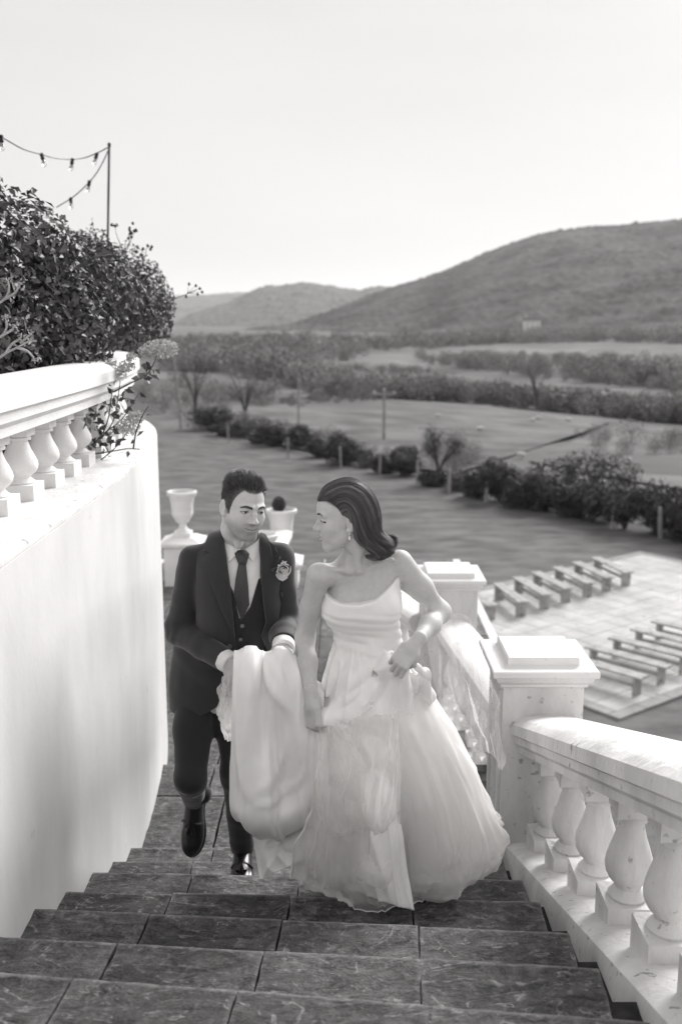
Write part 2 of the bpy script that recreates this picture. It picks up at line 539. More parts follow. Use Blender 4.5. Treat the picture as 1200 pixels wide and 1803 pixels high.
hill('hill_left', [(-700, 470), (-200, 480), (120, 500), (200, 512), (300, 521), (360, 519), (420, 514), (450, 516), (520, 540), (600, 580)],
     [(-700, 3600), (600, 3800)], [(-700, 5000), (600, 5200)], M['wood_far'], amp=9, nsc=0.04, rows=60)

# ------------------------------------------------------------------ leaf clouds
def unit(v): return v / (np.linalg.norm(v, axis=-1, keepdims=True) + 1e-9)
def leaf_arrays(pts, nrm, length, width, fold=0.25, r=rng):
    n = len(pts)
    nrm = unit(nrm)
    d = unit(np.cross(nrm, unit(r.normal(size=(n, 3)))))
    s = np.cross(nrm, d)
    ln = (length * r.uniform(0.6, 1.25, n))[:, None]; w = (width * r.uniform(0.7, 1.2, n))[:, None]
    b = pts - d * ln * 0.5; t = pts + d * ln * 0.5
    l = pts - s * w * 0.5 + nrm * w * fold - d * ln * 0.05; rr = pts + s * w * 0.5 + nrm * w * fold - d * ln * 0.05
    V = np.stack([b, rr, t, l], 1).reshape(-1, 3)
    k = np.arange(n)[:, None] * 4
    Fc = np.concatenate([k + np.array([[0, 1, 2]]), k + np.array([[0, 2, 3]])], 0)
    return V, Fc
def blob_points(blobs, n, depth=0.22, r=rng, lump=0.12, lsc=3.0, flat=None):
    """points in the outer shell of a union of ellipsoids, with outward normals"""
    blobs = [(np.array(c, float), np.array(q, float)) for c, q in blobs]
    wts = np.array([(q[0] * q[1] + q[1] * q[2] + q[0] * q[2]) for c, q in blobs]); wts /= wts.sum()
    out = []; nn = []
    tot = 0
    while tot < n:
        i = r.choice(len(blobs), size=n, p=wts)
        C = np.array([blobs[k][0] for k in i]); Q = np.array([blobs[k][1] for k in i])
        d = unit(r.normal(size=(n, 3)))
        rad = 1 - depth * r.random(n) ** 1.5
        p0 = C + d * Q
        rad = rad + lump * fbm(p0, lsc, 2)
        p = C + d * Q * rad[:, None]
        ok = np.ones(n, bool)
        for k, (c, q) in enumerate(blobs):
            ins = np.linalg.norm((p - c) / q, axis=1) < (1 - depth * 1.3)
            ok &= ~(ins & (i != k))
        if flat is not None: ok &= p[:, 2] > flat
        out.append(p[ok]); nn.append(unit(d / Q)[ok]); tot += ok.sum()
    return np.concatenate(out)[:n], np.concatenate(nn)[:n]
def foliage(name, blobs, n, length, width, m, parent=None, depth=0.25, jitter=0.9, lump=0.12, lsc=3.0, flat=None, seed=1, inner=0.25, fold=.25):
    r = np.random.default_rng(seed)
    p, nn = blob_points(blobs, n, depth, r, lump, lsc, flat)
    nn = unit(nn + jitter * unit(r.normal(size=nn.shape)) + np.array([0, 0, 0.25]))
    if inner:
        p2, n2 = blob_points([(c, np.array(q) * 0.74) for c, q in blobs], int(n * inner), 0.35, r, lump, lsc, flat)
        p = np.concatenate([p, p2]); nn = np.concatenate([nn, unit(n2 + 0.6 * r.normal(size=n2.shape))])
    V, Fc = leaf_arrays(p, nn, length, width, fold, r)
    o = obj(name, np_mesh(name, V, Fc), m, parent)
    return o
def stems(name, base, tips, m, parent, r0=0.02, r1=0.004, n=5, seed=3, wob=0.06):
    r = np.random.default_rng(seed)
    mb = MB()
    for t in tips:
        b = np.asarray(base, float); t = np.asarray(t, float)
        L_ = np.linalg.norm(t - b)
        mid = [b + (t - b) * k / 4 + r.normal(size=3) * wob * L_ * (k in (1, 2, 3)) for k in range(5)]
        mb.tube(catmull(mid, 9), np.linspace(r0, r1, 9), n)
    return mb.build(name, m, parent, True)

# hedgerows and woods of the valley floor: bare crowns that read as one mass
def tree_row(name, base, hpx, m, label, n, crown=(0.7, 1.3), seed=5, tri=90, spread=6.0, tri_size=0.5):
    r = np.random.default_rng(seed)
    base = np.array(base, float)
    seg = np.linspace(0, 1, len(base))
    Vs = []; Fs = []; off = 0
    for k in range(n):
        u = r.random()
        px = np.interp(u, seg, base[:, 0]); py = np.interp(u, seg, base[:, 1])
        g = PG(px, py)
        g = g + np.array([r.normal() * spread * 0.3, r.normal() * spread, 0]); g[2] = gz(g[0], g[1])
        h = np.interp(u, seg, hpx) / F * g[1] * r.uniform(0.45, 1.15)
        w = h * r.uniform(*crown) * 0.55
        c = g + np.array([0, 0, h * 0.48])
        d = unit(r.normal(size=(tri, 3)))
        rad = r.random(tri) ** 0.4
        p = c + d * np.array([w, w, h * 0.5]) * rad[:, None]
        nn = unit(r.normal(size=(tri, 3)) + np.array([0, 0, .4]))
        V, Fc = leaf_arrays(p, nn, h * 0.20 * tri_size, h * 0.11 * tri_size, 0.2, r)
        Vs.append(V); Fs.append(Fc + off); off += len(V)
        # trunk
        tw = h * 0.02
        T = np.array([[-tw, 0, 0], [tw, 0, 0], [tw * .4, 0, h * .6], [-tw * .4, 0, h * .6], [0, -tw, 0], [0, tw, 0], [0, tw * .4, h * .6], [0, -tw * .4, h * .6]]) + g
        Vs.append(T); Fs.append(np.array([[0, 1, 2], [0, 2, 3], [4, 5, 6], [4, 6, 7]]) + off); off += 8
    o = obj(name, np_mesh(name, np.concatenate(Vs), np.concatenate(Fs)), m)
    tag(o, label, 'trees', kind='stuff')
    return o
M['twigdark'] = mat('winter_hedgerow', 0.20, 0.36, 0.95, scale=0.05, island=0.5, spec=0.05)
tree_row('hedgerow', [(300, 655), (400, 655), (480, 672), (560, 690), (640, 698), (760, 703)], [42, 50, 58, 52, 45, 40], M['twigdark'], 'grey mass of bare hedgerow trees running across the left valley', 150, seed=5, tri=300, tri_size=.6)
tree_row('hedgerow', [(700, 700), (800, 706), (900, 716), (1060, 732), (1230, 748), (1500, 770), (1800, 800)], [38, 42, 42, 46, 50, 54, 58], M['twigdark'], 'dark dense hedgerow along the far side of the sheep pasture', 330, seed=6, spread=3, tri=300, tri_size=.6)
tree_row('woodland_strip', [(760, 640), (860, 650), (960, 660), (1100, 672), (1230, 690), (1600, 700)], [22, 30, 34, 44, 56, 60], M['twig'], 'pale bare woodland strip on the right of the valley floor', 200, seed=7, spread=14, tri=280, tri_size=.6)
tree_row('woodland_strip', [(560, 618), (700, 612), (850, 606), (1000, 600), (1230, 604), (1800, 610)], [26, 26, 24, 24, 30, 36], M['twig'], 'band of bare trees along the foot of the wooded hill', 330, seed=8, spread=25, tri=240, tri_size=.75)
tree_row('woodland_strip', [(290, 620), (380, 622), (480, 628), (580, 628)], [26, 30, 34, 30], M['twigdark'], 'blurred trees filling the valley floor below the far hills', 200, seed=9, spread=40, tri=240, tri_size=.75)
tree_row('woodland_strip', [(290, 603), (420, 603), (560, 606)], [14, 16, 20], M['twig'], 'thin grey line of trees at the head of the valley', 120, seed=10, spread=60, tri=160, tri_size=.9)
LINES = [([(590, 652), (680, 656), (770, 660)], [12, 16, 12], 'low scrub line below the upper pale meadow'), ([(790, 631), (900, 633), (1010, 634)], [12, 16, 14], 'short dark tree line between the two pale meadows'),
         ([(830, 645), (1000, 642), (1220, 640)], [14, 20, 26], 'dark wooded edge above the right woodland strip'), ([(380, 692), (430, 698), (480, 703)], [14, 16, 12], 'ragged scrub patch left of the pasture'),
         ([(740, 692), (860, 694), (990, 697)], [10, 14, 10], 'thin bramble line above the dark hedgerow'), ([(300, 700), (350, 705), (410, 712)], [34, 30, 22], 'thicket of bare trees behind the tall pole'),
         ([(420, 645), (490, 655), (570, 668)], [26, 30, 24], 'bare tree line joining the left hedgerow'), ([(1000, 708), (1100, 712), (1230, 716)], [14, 16, 18], 'bramble line behind the right end of the hedgerow'),
         ([(620, 600), (800, 596), (1000, 590), (1230, 588)], [14, 16, 16, 20], 'dark line of trees at the base of the right hill')]
for k_, (b_, h_, l_) in enumerate(LINES):
    tree_row('tree_line', b_, h_, M['twigdark'] if k_ % 2 else M['twig'], 'distant ' + l_, 60, seed=70 + k_, spread=8, tri=220, tri_size=.6)
tree_row('rough_scrub', [(440, 715), (520, 712), (590, 705), (660, 704)], [20, 18, 16, 14], M['twigdark'], 'low scrub along the left edge of the pasture', 50, seed=11, spread=3, tri=300, tri_size=.6)
tree_row('rough_scrub', [(1010, 772), (1060, 752), (1120, 742)], [9, 8, 8], M['twigdark'], 'thin broken line of scrub crossing the sheep pasture', 40, seed=12, spread=1, tri=200, tri_size=.6)
tree_row('rough_scrub', [(1120, 800), (1180, 790), (1240, 800)], [34, 42, 44], M['twig'], 'pale bare thicket at the right edge of the pasture', 26, seed=13, spread=5, tri=900, tri_size=.3)
tree_row('rough_scrub', [(780, 822), (830, 818), (880, 822)], [58, 52, 40], M['twig'], 'pale leafless saplings behind the garden hedge', 16, seed=14, spread=3, tri=900, tri_size=.28)
tree_row('rough_scrub', [(420, 748), (520, 770), (620, 795), (700, 815)], [28, 26, 24, 22], M['twig'], 'dry grass and brambles behind the garden hedge', 60, seed=15, spread=1.5, tri=400, tri_size=.5)

# ------------------------------------------------------------------ garden hedge: single shrubs along the fence
def shrub(px, py, w, h, m, label, seed, top=None, back=0.0, cat='shrub'):
    g = PG(px, py)
    if back: g = g + np.array([nx, ny, 0]) * back; g[2] = gz(g[0], g[1])
    W = w / F * g[1] * 0.5; H = h / F * g[1]
    root = empty('garden_shrub', tuple(g))
    tag(root, label, cat, 'shrubs of the garden hedge')
    r = np.random.default_rng(seed)
    bl = []
    for k in range(9):
        a = r.uniform(0, 6.28); q = r.uniform(0.2, 0.75)
        bl.append(((math.cos(a) * W * q * 0.8, math.sin(a) * W * q * 0.6, H * r.uniform(0.25, 0.62)), np.array([W * .56, W * .5, H * .38]) * r.uniform(0.75, 1.15)))
    n = int(2000 + 1500 * W)
    foliage('leaves', bl, n, 0.13, 0.08, m, root, depth=0.5, lump=0.3, lsc=2.0, seed=seed, jitter=1.2)
    if top:
        bl2 = [((c[0], c[1], c[2] + q[2] * 0.45), q * np.array([.8, .8, .6])) for c, q in bl]
        foliage('flower_heads', bl2, int(n * 0.55), 0.13, 0.09, top, root, depth=0.3, lump=0.3, lsc=2.0, seed=seed + 50, jitter=1.2, inner=0)
    stems('stem', (0, 0, -0.05), [np.array(c) for c, q in bl], M['bark'], root, 0.04, 0.012, seed=seed)
    return root
SH = [
 (350, 757, 95, 46, 'hedge', None, 'dark rounded shrub nearest the tall leaning pole'),
 (415, 770, 70, 34, 'hedgelight', None, 'small pale shrub second from the pole along the lawn'),
 (462, 786, 66, 40, 'hedge', 'hedgelight', 'low dark shrub right of the leftmost fence post'),
 (512, 790, 66, 44, 'hedge', None, 'dark spreading shrub midway between pole and round bush'),
 (588, 818, 92, 60, 'hedge', None, 'big round dark bush behind the groom and bride'),
 (632, 824, 50, 30, 'hedgelight', None, 'low pale tussock right of the big round bush'),
 (690, 838, 86, 50, 'hedge', 'hedgelight', 'pale topped shrub in front of the crossarm pole'),
 (785, 866, 60, 36, 'hedgelight', None, 'small pale shrub right of the little wind-bent tree'),
 (860, 886, 110, 80, 'hedge', 'hedgelight', 'tall dark shrub with pale flower heads left of the domed evergreen'),
 (938, 902, 96, 72, 'hedge', 'hedgelight', 'flowering shrub directly below the domed evergreen'),
 (1020, 920, 110, 86, 'hedge', 'hedgelight', 'wide shrub crowned with pale seed heads near the patio'),
 (1132, 942, 140, 100, 'hedge', None, 'largest dark shrub above the empty end of the patio'),
 (1222, 968, 100, 90, 'hedge', None, 'dark shrub cut by the right edge of the picture'),
]
SH += [
 (378, 768, 60, 24, 'hedge', None, 'low dark shrub between the first rounded shrub and the pale one'),
 (440, 782, 50, 26, 'hedgelight', None, 'low pale shrub left of the midway dark shrub'),
 (545, 806, 60, 34, 'hedge', None, 'low dark shrub touching the left of the big round bush'),
 (655, 834, 50, 30, 'hedge', None, 'low dark shrub left of the crossarm pole'),
 (738, 858, 70, 28, 'hedge', None, 'low dark shrub under the little wind-bent tree'),
 (820, 878, 60, 46, 'hedge', None, 'dark shrub left of the tall flowering one'),
 (900, 897, 80, 58, 'hedge', None, 'dark shrub between the two flowering shrubs'),
 (980, 912, 90, 66, 'hedge', None, 'dark shrub behind the fence post above the first benches'),
 (1076, 934, 90, 80, 'hedge', 'hedgelight', 'pale topped shrub just left of the largest dark shrub'),
 (1182, 956, 90, 86, 'hedge', None, 'dark shrub between the largest one and the picture edge')]
for i, (x, y, w, h, m, t, lab) in enumerate(SH):
    shrub(x, y, w, h, M[m], lab, 100 + i, M[t] if t else None, back=0.7)
g = PG(1030, 862)
root = empty('evergreen_bush', tuple(g)); tag(root, 'dark domed evergreen bush standing beyond the hedge', 'bush')
k = g[1] / F
foliage('leaves', [((-55 * k, 0, 26 * k), (45 * k, 2, 28 * k)), ((0, 0, 32 * k), (60 * k, 2.4, 36 * k)), ((55 * k, 0.5, 26 * k), (46 * k, 2, 32 * k))], 3200, 0.16, 0.1, M['hedge'], root, depth=.4, lump=.2, lsc=1.2, seed=77, jitter=1.0)
stems('trunk', (0, 0, -.05), [(-1.2, 0, 1), (0, 0, 1.4), (1.2, 0, 1)], M['bark'], root, .1, .03)

# little wind-bent tree behind the lawn hedge
def small_tree(px, py, w, h, label, seed, m, dense=900, lean=0.0, base_frac=0.5, back=.8):
    g = PG(px, py) + np.array([nx, ny, 0]) * back
    k = g[1] / F; W = w * k / 2; H = h * k
    root = empty('small_tree', tuple(g)); tag(root, label, 'tree')
    r = np.random.default_rng(seed)
    mb = MB()
    tips = []
    for q in range(9):
        a = r.uniform(0, 6.28)
        tip = np.array([math.cos(a) * W * .8 + lean, math.sin(a) * W * .6, H * r.uniform(.6, .95)])
        tips.append(tip)
        st = np.array([r.normal() * .05, r.normal() * .05, 0])
        mb.tube(catmull([st, np.array([tip[0] * .15, tip[1] * .15, H * .3]), tip * np.array([.55, .55, .72]), tip], 10), np.linspace(.08, .015, 10), 5)
    mb.build('trunk', M['bark'], root, True)
    bl = [(t * np.array([.9, .9, .97]), np.array([W * .42, W * .42, H * .17])) for t in tips]
    foliage('crown', bl, dense * 2, 0.10, 0.05, m, root, depth=.8, lump=.3, seed=seed, jitter=1.3)
small_tree(748, 852, 90, 100, 'little wind-bent tree with dark crown and pale forked trunk', 31, M['hedge'])
small_tree(350, 745, 80, 92, 'dark bare tree just right of the tall pole', 32, M['twigdark'], 420, back=4)
small_tree(285, 735, 60, 110, 'dark tree half hidden behind the end of the white wall', 33, M['hedge'], 900, back=3)
small_tree(525, 745, 44, 75, 'thin leafless tree standing alone in the rough grass', 34, M['twigdark'], 260, back=25)
small_tree(1120, 640, 30, 26, 'round pale tree standing on the far meadow', 35, M['hedgelight'], 300, back=0)

# post and wire fence
fence = empty('post_and_wire_fence', tuple(PZ(780, 868, LAWN)))
tag(fence, 'timber post and wire fence along the edge of the lawn', 'fence')
fb = np.array(fence.location)
mb = MB(); mb.sqlathe([(0.055, 0), (0.055, 1.12), (0.03, 1.17)])
post = mb.mesh('post')
heads = []
for px, py in [(318, 757), (402, 781), (507, 807), (600, 824), (668, 836), (735, 852), (790, 870), (855, 884), (920, 895), (990, 907), (1077, 932), (1161, 948), (1245, 975)]:
    q = PZ(px, py, LAWN)
    o = obj('post', post, M['pole'], fence, tuple(q - fb)); o.rotation_euler = (random.uniform(-.04, .04), random.uniform(-.05, .05), random.random())
    heads.append(q - fb)
for zz in (0.35, 0.7, 1.05):
    mb = MB(); mb.tube([h + np.array([0, 0, zz]) for h in heads], 0.008, 4)
    mb.build('wire', M['metal'], fence)

# poles of the overhead line
def pole(px, py, pxh, label, name, arm=0, r=0.11, back=0, lean=0):
    g = PG(px, py)
    if back: g = g + np.array([0, back, 0]); g[2] = gz(g[0], g[1])
    g2 = np.array([P(px, py, g[1])[0], g[1], g[2]])
    H = pxh / F * g2[1] * 1.02
    root = empty(name, tuple(g2)); tag(root, label, 'pole')
    mb = MB(); mb.tube([(0, 0, -.2), (lean * .5, 0, H * .5), (lean, 0, H)], [r, r * .85, r * .7], 10)
    mb.build('shaft', M['pole'], root, True)
    if arm:
        mb = MB(); mb.box(-arm / 2, arm / 2, -.06, .06, H - .32, H - .18, 0.01); mb.build('crossarm', M['pole'], root)
        for s in (-1, 0, 1):
            mb = MB(); mb.lathe([(.02, 0), (.05, .03), (.03, .07), (.05, .1), (.02, .15)], 8, cx=s * arm * .44 if s else 0)
            o = mb.build('insulator', M['white'], root, loc=(0, 0, H - (.18 if s else 0)))
    return root
pole(318, 726, 190, 'tall pale leaning pole rising beside the end of the white wall', 'utility_pole', lean=-1.0, r=.13)
pole(675, 812, 88, 'pale pole with crossarm standing in the pasture', 'utility_pole', arm=1.5, back=10, r=.12)
pole(526, 788, 92, 'thin pale pole without crossarm standing left of the crossarm pole', 'utility_pole', back=14, r=.09)

# farmhouses on the hillside and sheep
def farmhouse(px, py, Y, w, d, h, label):
    c = P(px, py, Y)
    root = empty('farmhouse', tuple(c)); tag(root, label, 'house')
    mb = MB(); mb.box(-w / 2, w / 2, -d / 2, d / 2, -6, h); mb.build('wall', M['white'], root)
    mb = MB(); mb.add([(-w / 2 - .4, -d / 2 - .4, h), (w / 2 + .4, -d / 2 - .4, h), (w / 2 + .4, d / 2 + .4, h), (-w / 2 - .4, d / 2 + .4, h), (-w / 2 - .4, 0, h + d * .45), (w / 2 + .4, 0, h + d * .45)],
                      [(0, 1, 5, 4), (2, 3, 4, 5), (0, 4, 3), (1, 2, 5), (3, 2, 1, 0)])
    rf = mb.build('roof', M['roofslate'], root)
    mb = MB(); mb.box(-w * .42, -w * .34, -.5, .5, h + d * .3, h + d * .45 + 1.4); mb.build('chimney', M['white'], rf)
    for k in range(3):
        for zz in (1.0, 3.6):
            mb = MB(); x = (-.3 + .3 * k) * w; mb.box(x - .5, x + .5, -d / 2 - .06, -d / 2 + .05, zz, zz + 1.3); mb.build('window', M['roofslate'], root)
farmhouse(935, 578, 905, 14, 8, 6.5, 'larger white farmhouse at the foot of the wooded hill')
farmhouse(960, 593, 800, 9, 6, 4.5, 'smaller white farmhouse below and right of the larger one')
def sheep_parts():
    mb = MB()
    prof = [(.02, -.45), (.2, -.42), (.28, -.2), (.29, 0), (.28, .2), (.22, .4), (.03, .46)]
    n = 12; V = []
    for r, x in prof:
        for q in range(n):
            a = 2 * math.pi * q / n
            V.append((x, r * .85 * math.cos(a), .52 + r * math.sin(a)))
    Fs = [(i * n + q, i * n + (q + 1) % n, (i + 1) * n + (q + 1) % n, (i + 1) * n + q) for i in range(len(prof) - 1) for q in range(n)]
    mb.add(V, Fs); body = mb.mesh('body', True)
    mb = MB(); mb.tube([(.4, 0, .62), (.55, 0, .68), (.68, 0, .6)], [.1, .11, .05], 8); head = mb.mesh('head', True)
    mb = MB(); mb.tube([(0, 0, 0), (0, 0, .35)], [.035, .05], 6); leg = mb.mesh('leg', True)
    return body, head, leg
sb, shd, slg = sheep_parts()
for i, (px, py, lab) in enumerate([(770, 737, 'sheep grazing alone at the left of the pasture'), (937, 745, 'left sheep of the close pair in the pasture'), (946, 741, 'right sheep of the close pair in the pasture'),
                                   (1000, 744, 'sheep grazing just right of the close pair'), (844, 761, 'sheep lying out in the middle of the pasture'), (917, 809, 'nearest sheep, just beyond the hedge shrubs')]):
    g = PG(px, py)
    root = empty('sheep', tuple(g)); tag(root, lab, 'sheep', 'sheep in the pasture'); root.rotation_euler = (0, 0, random.uniform(-.6, .6) + (3.14 if i % 2 else 0)); root.scale = (.55,) * 3
    obj('body', sb, M['wool'], root); obj('head', shd, M['wool'], root)
    for sx in (-.28, .25):
        for sy in (-.12, .12): obj('leg', slg, M['wool'], root, (sx, sy, 0))

# ------------------------------------------------------------------ patio and benches below the terrace
patio = empty('patio', (5.51, 18.6, LAWN)); patio['kind'] = 'structure'
PU = np.array([math.cos(math.radians(37.5)), math.sin(math.radians(37.5))]); PV = np.array([-PU[1], PU[0]])
patio.rotation_euler = (0, 0, math.radians(37.5))
PLU, PLV = 12.6, 8.7
mb = MB(); mb.box(0.02, PLU - .02, 0.02, PLV - .02, -0.1, 0.03); mb.build('bedding', M['joint'], patio)
nu, nv = 20, 14
su, sv = (PLU - 0.6) / nu, (PLV - 0.6) / nv
mb = MB(); mb.box(0, su - .012, 0, sv - .012, 0.0, 0.055, 0.006); slab_me = mb.mesh('paving_slab')
for i in range(nu):
    for j in range(nv):
        o = obj('paving_slab', slab_me, M['patio'], patio, (0.3 + i * su, 0.3 + j * sv, random.uniform(-.003, .003)))
mb = MB(); mb.box(0, 0.9 - .012, 0, .285, 0.0, 0.06, 0.006); ed = mb.mesh('edging_stone')
for i in range(14):
    for vv in (0.0, PLV - .29): obj('edging_stone', ed, M['patiorim'], patio, (i * .9, vv, 0))
mb = MB(); mb.box(0, .285, 0, 0.9 - .012, 0.0, 0.06, 0.006); ed2 = mb.mesh('edging_stone')
for j in range(9):
    for uu in (0.0, PLU - .29): obj('edging_stone', ed2, M['patiorim'], patio, (uu, .3 + j * .9, 0))

def bench_proto():
    root = empty('bench')
    for k, yy in enumerate((-.155, 0.005)):
        mb = MB(); mb.box(-1.0, 1.0, yy, yy + .15, .40, .45, .006); mb.build('seat_plank', M['wood'], root)
    for xx in (-.86, .80):
        for yy in (-.14, .005):
            mb = MB(); mb.box(xx, xx + .06, yy, yy + .135, 0, .397, .004); mb.build('leg', M['wood'], root)
    mb = MB(); mb.box(-.797, .797, -.025, .025, .16, .25, .004); mb.build('stretcher', M['wood'], root)
    return root
def copy_tree(o, parent=None):
    c = o.copy(); COL.objects.link(c); c.parent = parent
    for ch in list(o.children): copy_tree(ch, c)
    return c
S4 = 3.158
def z4(p): return (820 + p[0] / S4, 960 + p[1] / S4)
LB = [((720, 75), (905, 160)), ((610, 100), (800, 188)), ((500, 125), (690, 220)), ((385, 155), (570, 250)), ((285, 185), (450, 285)), ((170, 215), (320, 325)), ((5, 255), (150, 345))]
names = ['farthest back in the left block of benches', 'second from the back in the left block', 'third from the back in the left block', 'middle bench of the left block',
         'fifth from the back in the left block', 'second from the front in the left block', 'front bench of the left block, half hidden by the further pillar']
proto = bench_proto()
bi = 0
for (fa, na), nm in zip(LB, names):
    a = PZ(*z4(fa), LAWN + .45); b = PZ(*z4(na), LAWN + .45)
    c = b + (a - b) / np.linalg.norm(a - b) * 1.0
    o = proto if bi == 0 else copy_tree(proto); bi += 1
    o.location = (c[0], c[1], LAWN + .056); o.rotation_euler = (0, 0, math.atan2(a[1] - b[1], a[0] - b[0]) + random.uniform(-.01, .01))
    tag(o, 'plain wooden bench, ' + nm, 'bench', 'benches in rows on the patio')
RBN = ['nearest the patio corner in the right block', 'second from the patio corner in the right block', 'third from the patio corner in the right block', 'fourth from the patio corner in the right block', 'farthest of the right block, barely inside the picture']
for k, nm in enumerate(RBN):
    ang = math.radians(-45.5)
    c = np.array([5.62, 20.46]) + np.array([.735, .68]) * (k - 0.0) * 0.96 + np.array([.02, 0])
    o = copy_tree(proto); o.location = (c[0], c[1], LAWN + .056); o.rotation_euler = (0, 0, ang + random.uniform(-.015, .015))
    tag(o, 'plain wooden bench, ' + nm, 'bench', 'benches in rows on the patio')

# ================================================================== STAIRS
RISE, GO = 0.141, 0.361
def nos_y(k): return 2.03 + GO * k
def nos_z(k): return 0.987 - RISE * k
XL, XR = -0.985, 0.692
stairs = empty('stairs', (0, 0, 0)); stairs['kind'] = 'structure'
def slab_mesh(w, d, t, seed):
    r = np.random.default_rng(seed)
    nxp, nyp = max(4, int(w / .013)), max(4, int(d / .013))
    xs = np.linspace(0, w, nxp); ys = np.linspace(0, d, nyp)
    X, Y = np.meshgrid(xs, ys)
    Pn = np.stack([X + seed * 3.1, Y, 0 * X], -1)
    Pr = np.stack([X * .8 + Y * .6 + seed * 3.1, (Y * .8 - X * .6) * 2.2, 0 * X], -1)
    lay = 2.6 * (fbm(Pr, 4.5, 3) + .35)
    stp = np.floor(lay) + np.clip((lay - np.floor(lay)) * 5 - 4, 0, 1)
    Z = 0.0032 * stp + .0016 * fbm(Pn, 24, 3) - .006
    edge = np.minimum(np.minimum(X, w - X), np.minimum(Y, d - Y)) < 1e-6
    ej = 0.0022 * fbm(Pn, 18, 2)
    X2 = X + np.where((X < 1e-6) | (X > w - 1e-6), ej, 0); Y2 = Y + np.where((Y < 1e-6) | (Y > d - 1e-6), ej, 0)
    ed_ = np.clip(np.minimum(np.minimum(X, w - X), np.minimum(Y, d - Y)) / .035, 0, 1)
    Z = Z * ed_ - edge * 0.003
    top = np.stack([X2, Y2, Z], -1).reshape(-1, 3)
    Fs = [tuple(f) for f in grid_faces(nyp, nxp)]
    per = [i for i in range(nxp)] + [j * nxp + nxp - 1 for j in range(1, nyp)] + [(nyp - 1) * nxp + i for i in range(nxp - 2, -1, -1)] + [j * nxp for j in range(nyp - 2, 0, -1)]
    nb = len(top)
    bot = [(top[i][0] + ej.ravel()[i] * .5, top[i][1], -t + 0.003 * r.normal()) for i in per]
    V = np.vstack([top, np.array(bot)])
    m = len(per)
    for q in range(m):
        Fs.append((per[q], nb + q, nb + (q + 1) % m, per[(q + 1) % m]))
    Fs.append(tuple(nb + q for q in range(m)))
    me = bpy.data.meshes.new('stair_slab'); me.from_pydata(V.tolist(), [], [list(map(int, f)) for f in Fs]); me.update()
    at = me.attributes.new('edge_highlight', 'FLOAT', 'POINT')  # light edge of the nosing put into the colour, fainter along the sides
    yy_ = V[:, 1]; edge_hi = np.clip(1 - (d - yy_) / .012, 0, 1) * .8 + .25 * np.clip(1 - np.minimum(V[:, 0], w - V[:, 0]) / .008, 0, 1)
    at.data.foreach_set('value', np.clip(edge_hi, 0, 1).astype(np.float32))
    me.polygons.foreach_set('use_smooth', np.ones(len(me.polygons), dtype=bool))
    try: me.set_sharp_from_angle(angle=math.radians(35))
    except Exception: pass
    return me
JO = {0: (-.636, -.239, .205), 1: (-.609, -.206, .215), 2: (-.59, -.18, .238), 3: (-.584, -.171, .245), 4: (-.568, -.157, .26), 5: (-.62, -.2, .235), 6: (-.58, -.17, .25), -1: (-.66, -.26, .19), -2: (-.6, -.2, .2)}
ANG = {0: -.115, 1: -.086, 2: -.070, 3: -.040, 4: -.028, 5: .006, 6: .01, -1: -.13, -2: -.13}
sid = 0
for k in range(-2, 7):
    zt, yn = nos_z(k), nos_y(k)
    xs = [XL + random.uniform(-.01, .01)] + list(JO[k]) + [XR - 0.01 * (k % 2)]
    for a, b in zip(xs[:-1], xs[1:]):
        sid += 1
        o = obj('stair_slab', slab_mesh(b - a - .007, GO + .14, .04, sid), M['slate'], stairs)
        yy = yn - GO - .05
        ca, sa = math.cos(ANG[k]), math.sin(ANG[k])
        # turn each row a touch about the middle of its nosing
        px_, py_ = a + .0035, -(GO + .14)
        o.location = (ca * px_ - sa * py_, yn + sa * px_ + ca * py_, zt + random.uniform(-.002, .002))
        o.rotation_euler = (random.uniform(-.004, .004), random.uniform(-.004, .004), ANG[k])
    mb = MB(); mb.box(XL - .02, .775, yn - GO - .03, yn - .13, zt - RISE - .12, zt - .046); mb.build('step_core', M['joint'], stairs)
# landing and the lower steps
def slab_row(y0, y1, z, xs, name='landing_slab'):
    global sid
    for a, b in zip(xs[:-1], xs[1:]):
        sid += 1
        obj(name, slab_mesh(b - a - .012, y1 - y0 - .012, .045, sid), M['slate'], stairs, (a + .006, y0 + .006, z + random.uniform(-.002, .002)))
slab_row(4.10, 4.97, 0.0, (-1.06, -.62, -.2, .22, .66, 1.2))
slab_row(4.97, 5.36, 0.0, (-1.10, -.72, -.28, .15, .62, 1.2))
slab_row(5.26, 6.18, -.141, (-1.2, -.75, -.3, .15, .6, 1.2))
slab_row(6.08, 6.62, -.282, (-1.4, -.8, -.35, .1, .55, 1.2))
for r_ in range(9):
    slab_row(6.55 + r_ * .62, 7.17 + r_ * .62, -.423, (-2.4 + .1 * (r_ % 3), -1.8, -1.2, -.7, -.2, .3, .8, 1.4))
mb = MB(); mb.box(-1.6, 1.25, 4.0, 5.30, -5.4, -.047); mb.build('landing_core', M['joint'], stairs)
mb = MB(); mb.box(-1.6, 1.25, 5.30, 6.1, -5.4, -.19); mb.build('landing_core', M['joint'], stairs)
mb = MB(); mb.box(-2.6, 1.5, 6.1, 12.3, -5.45, -.47); mb.build('landing_core', M['wall'], stairs)

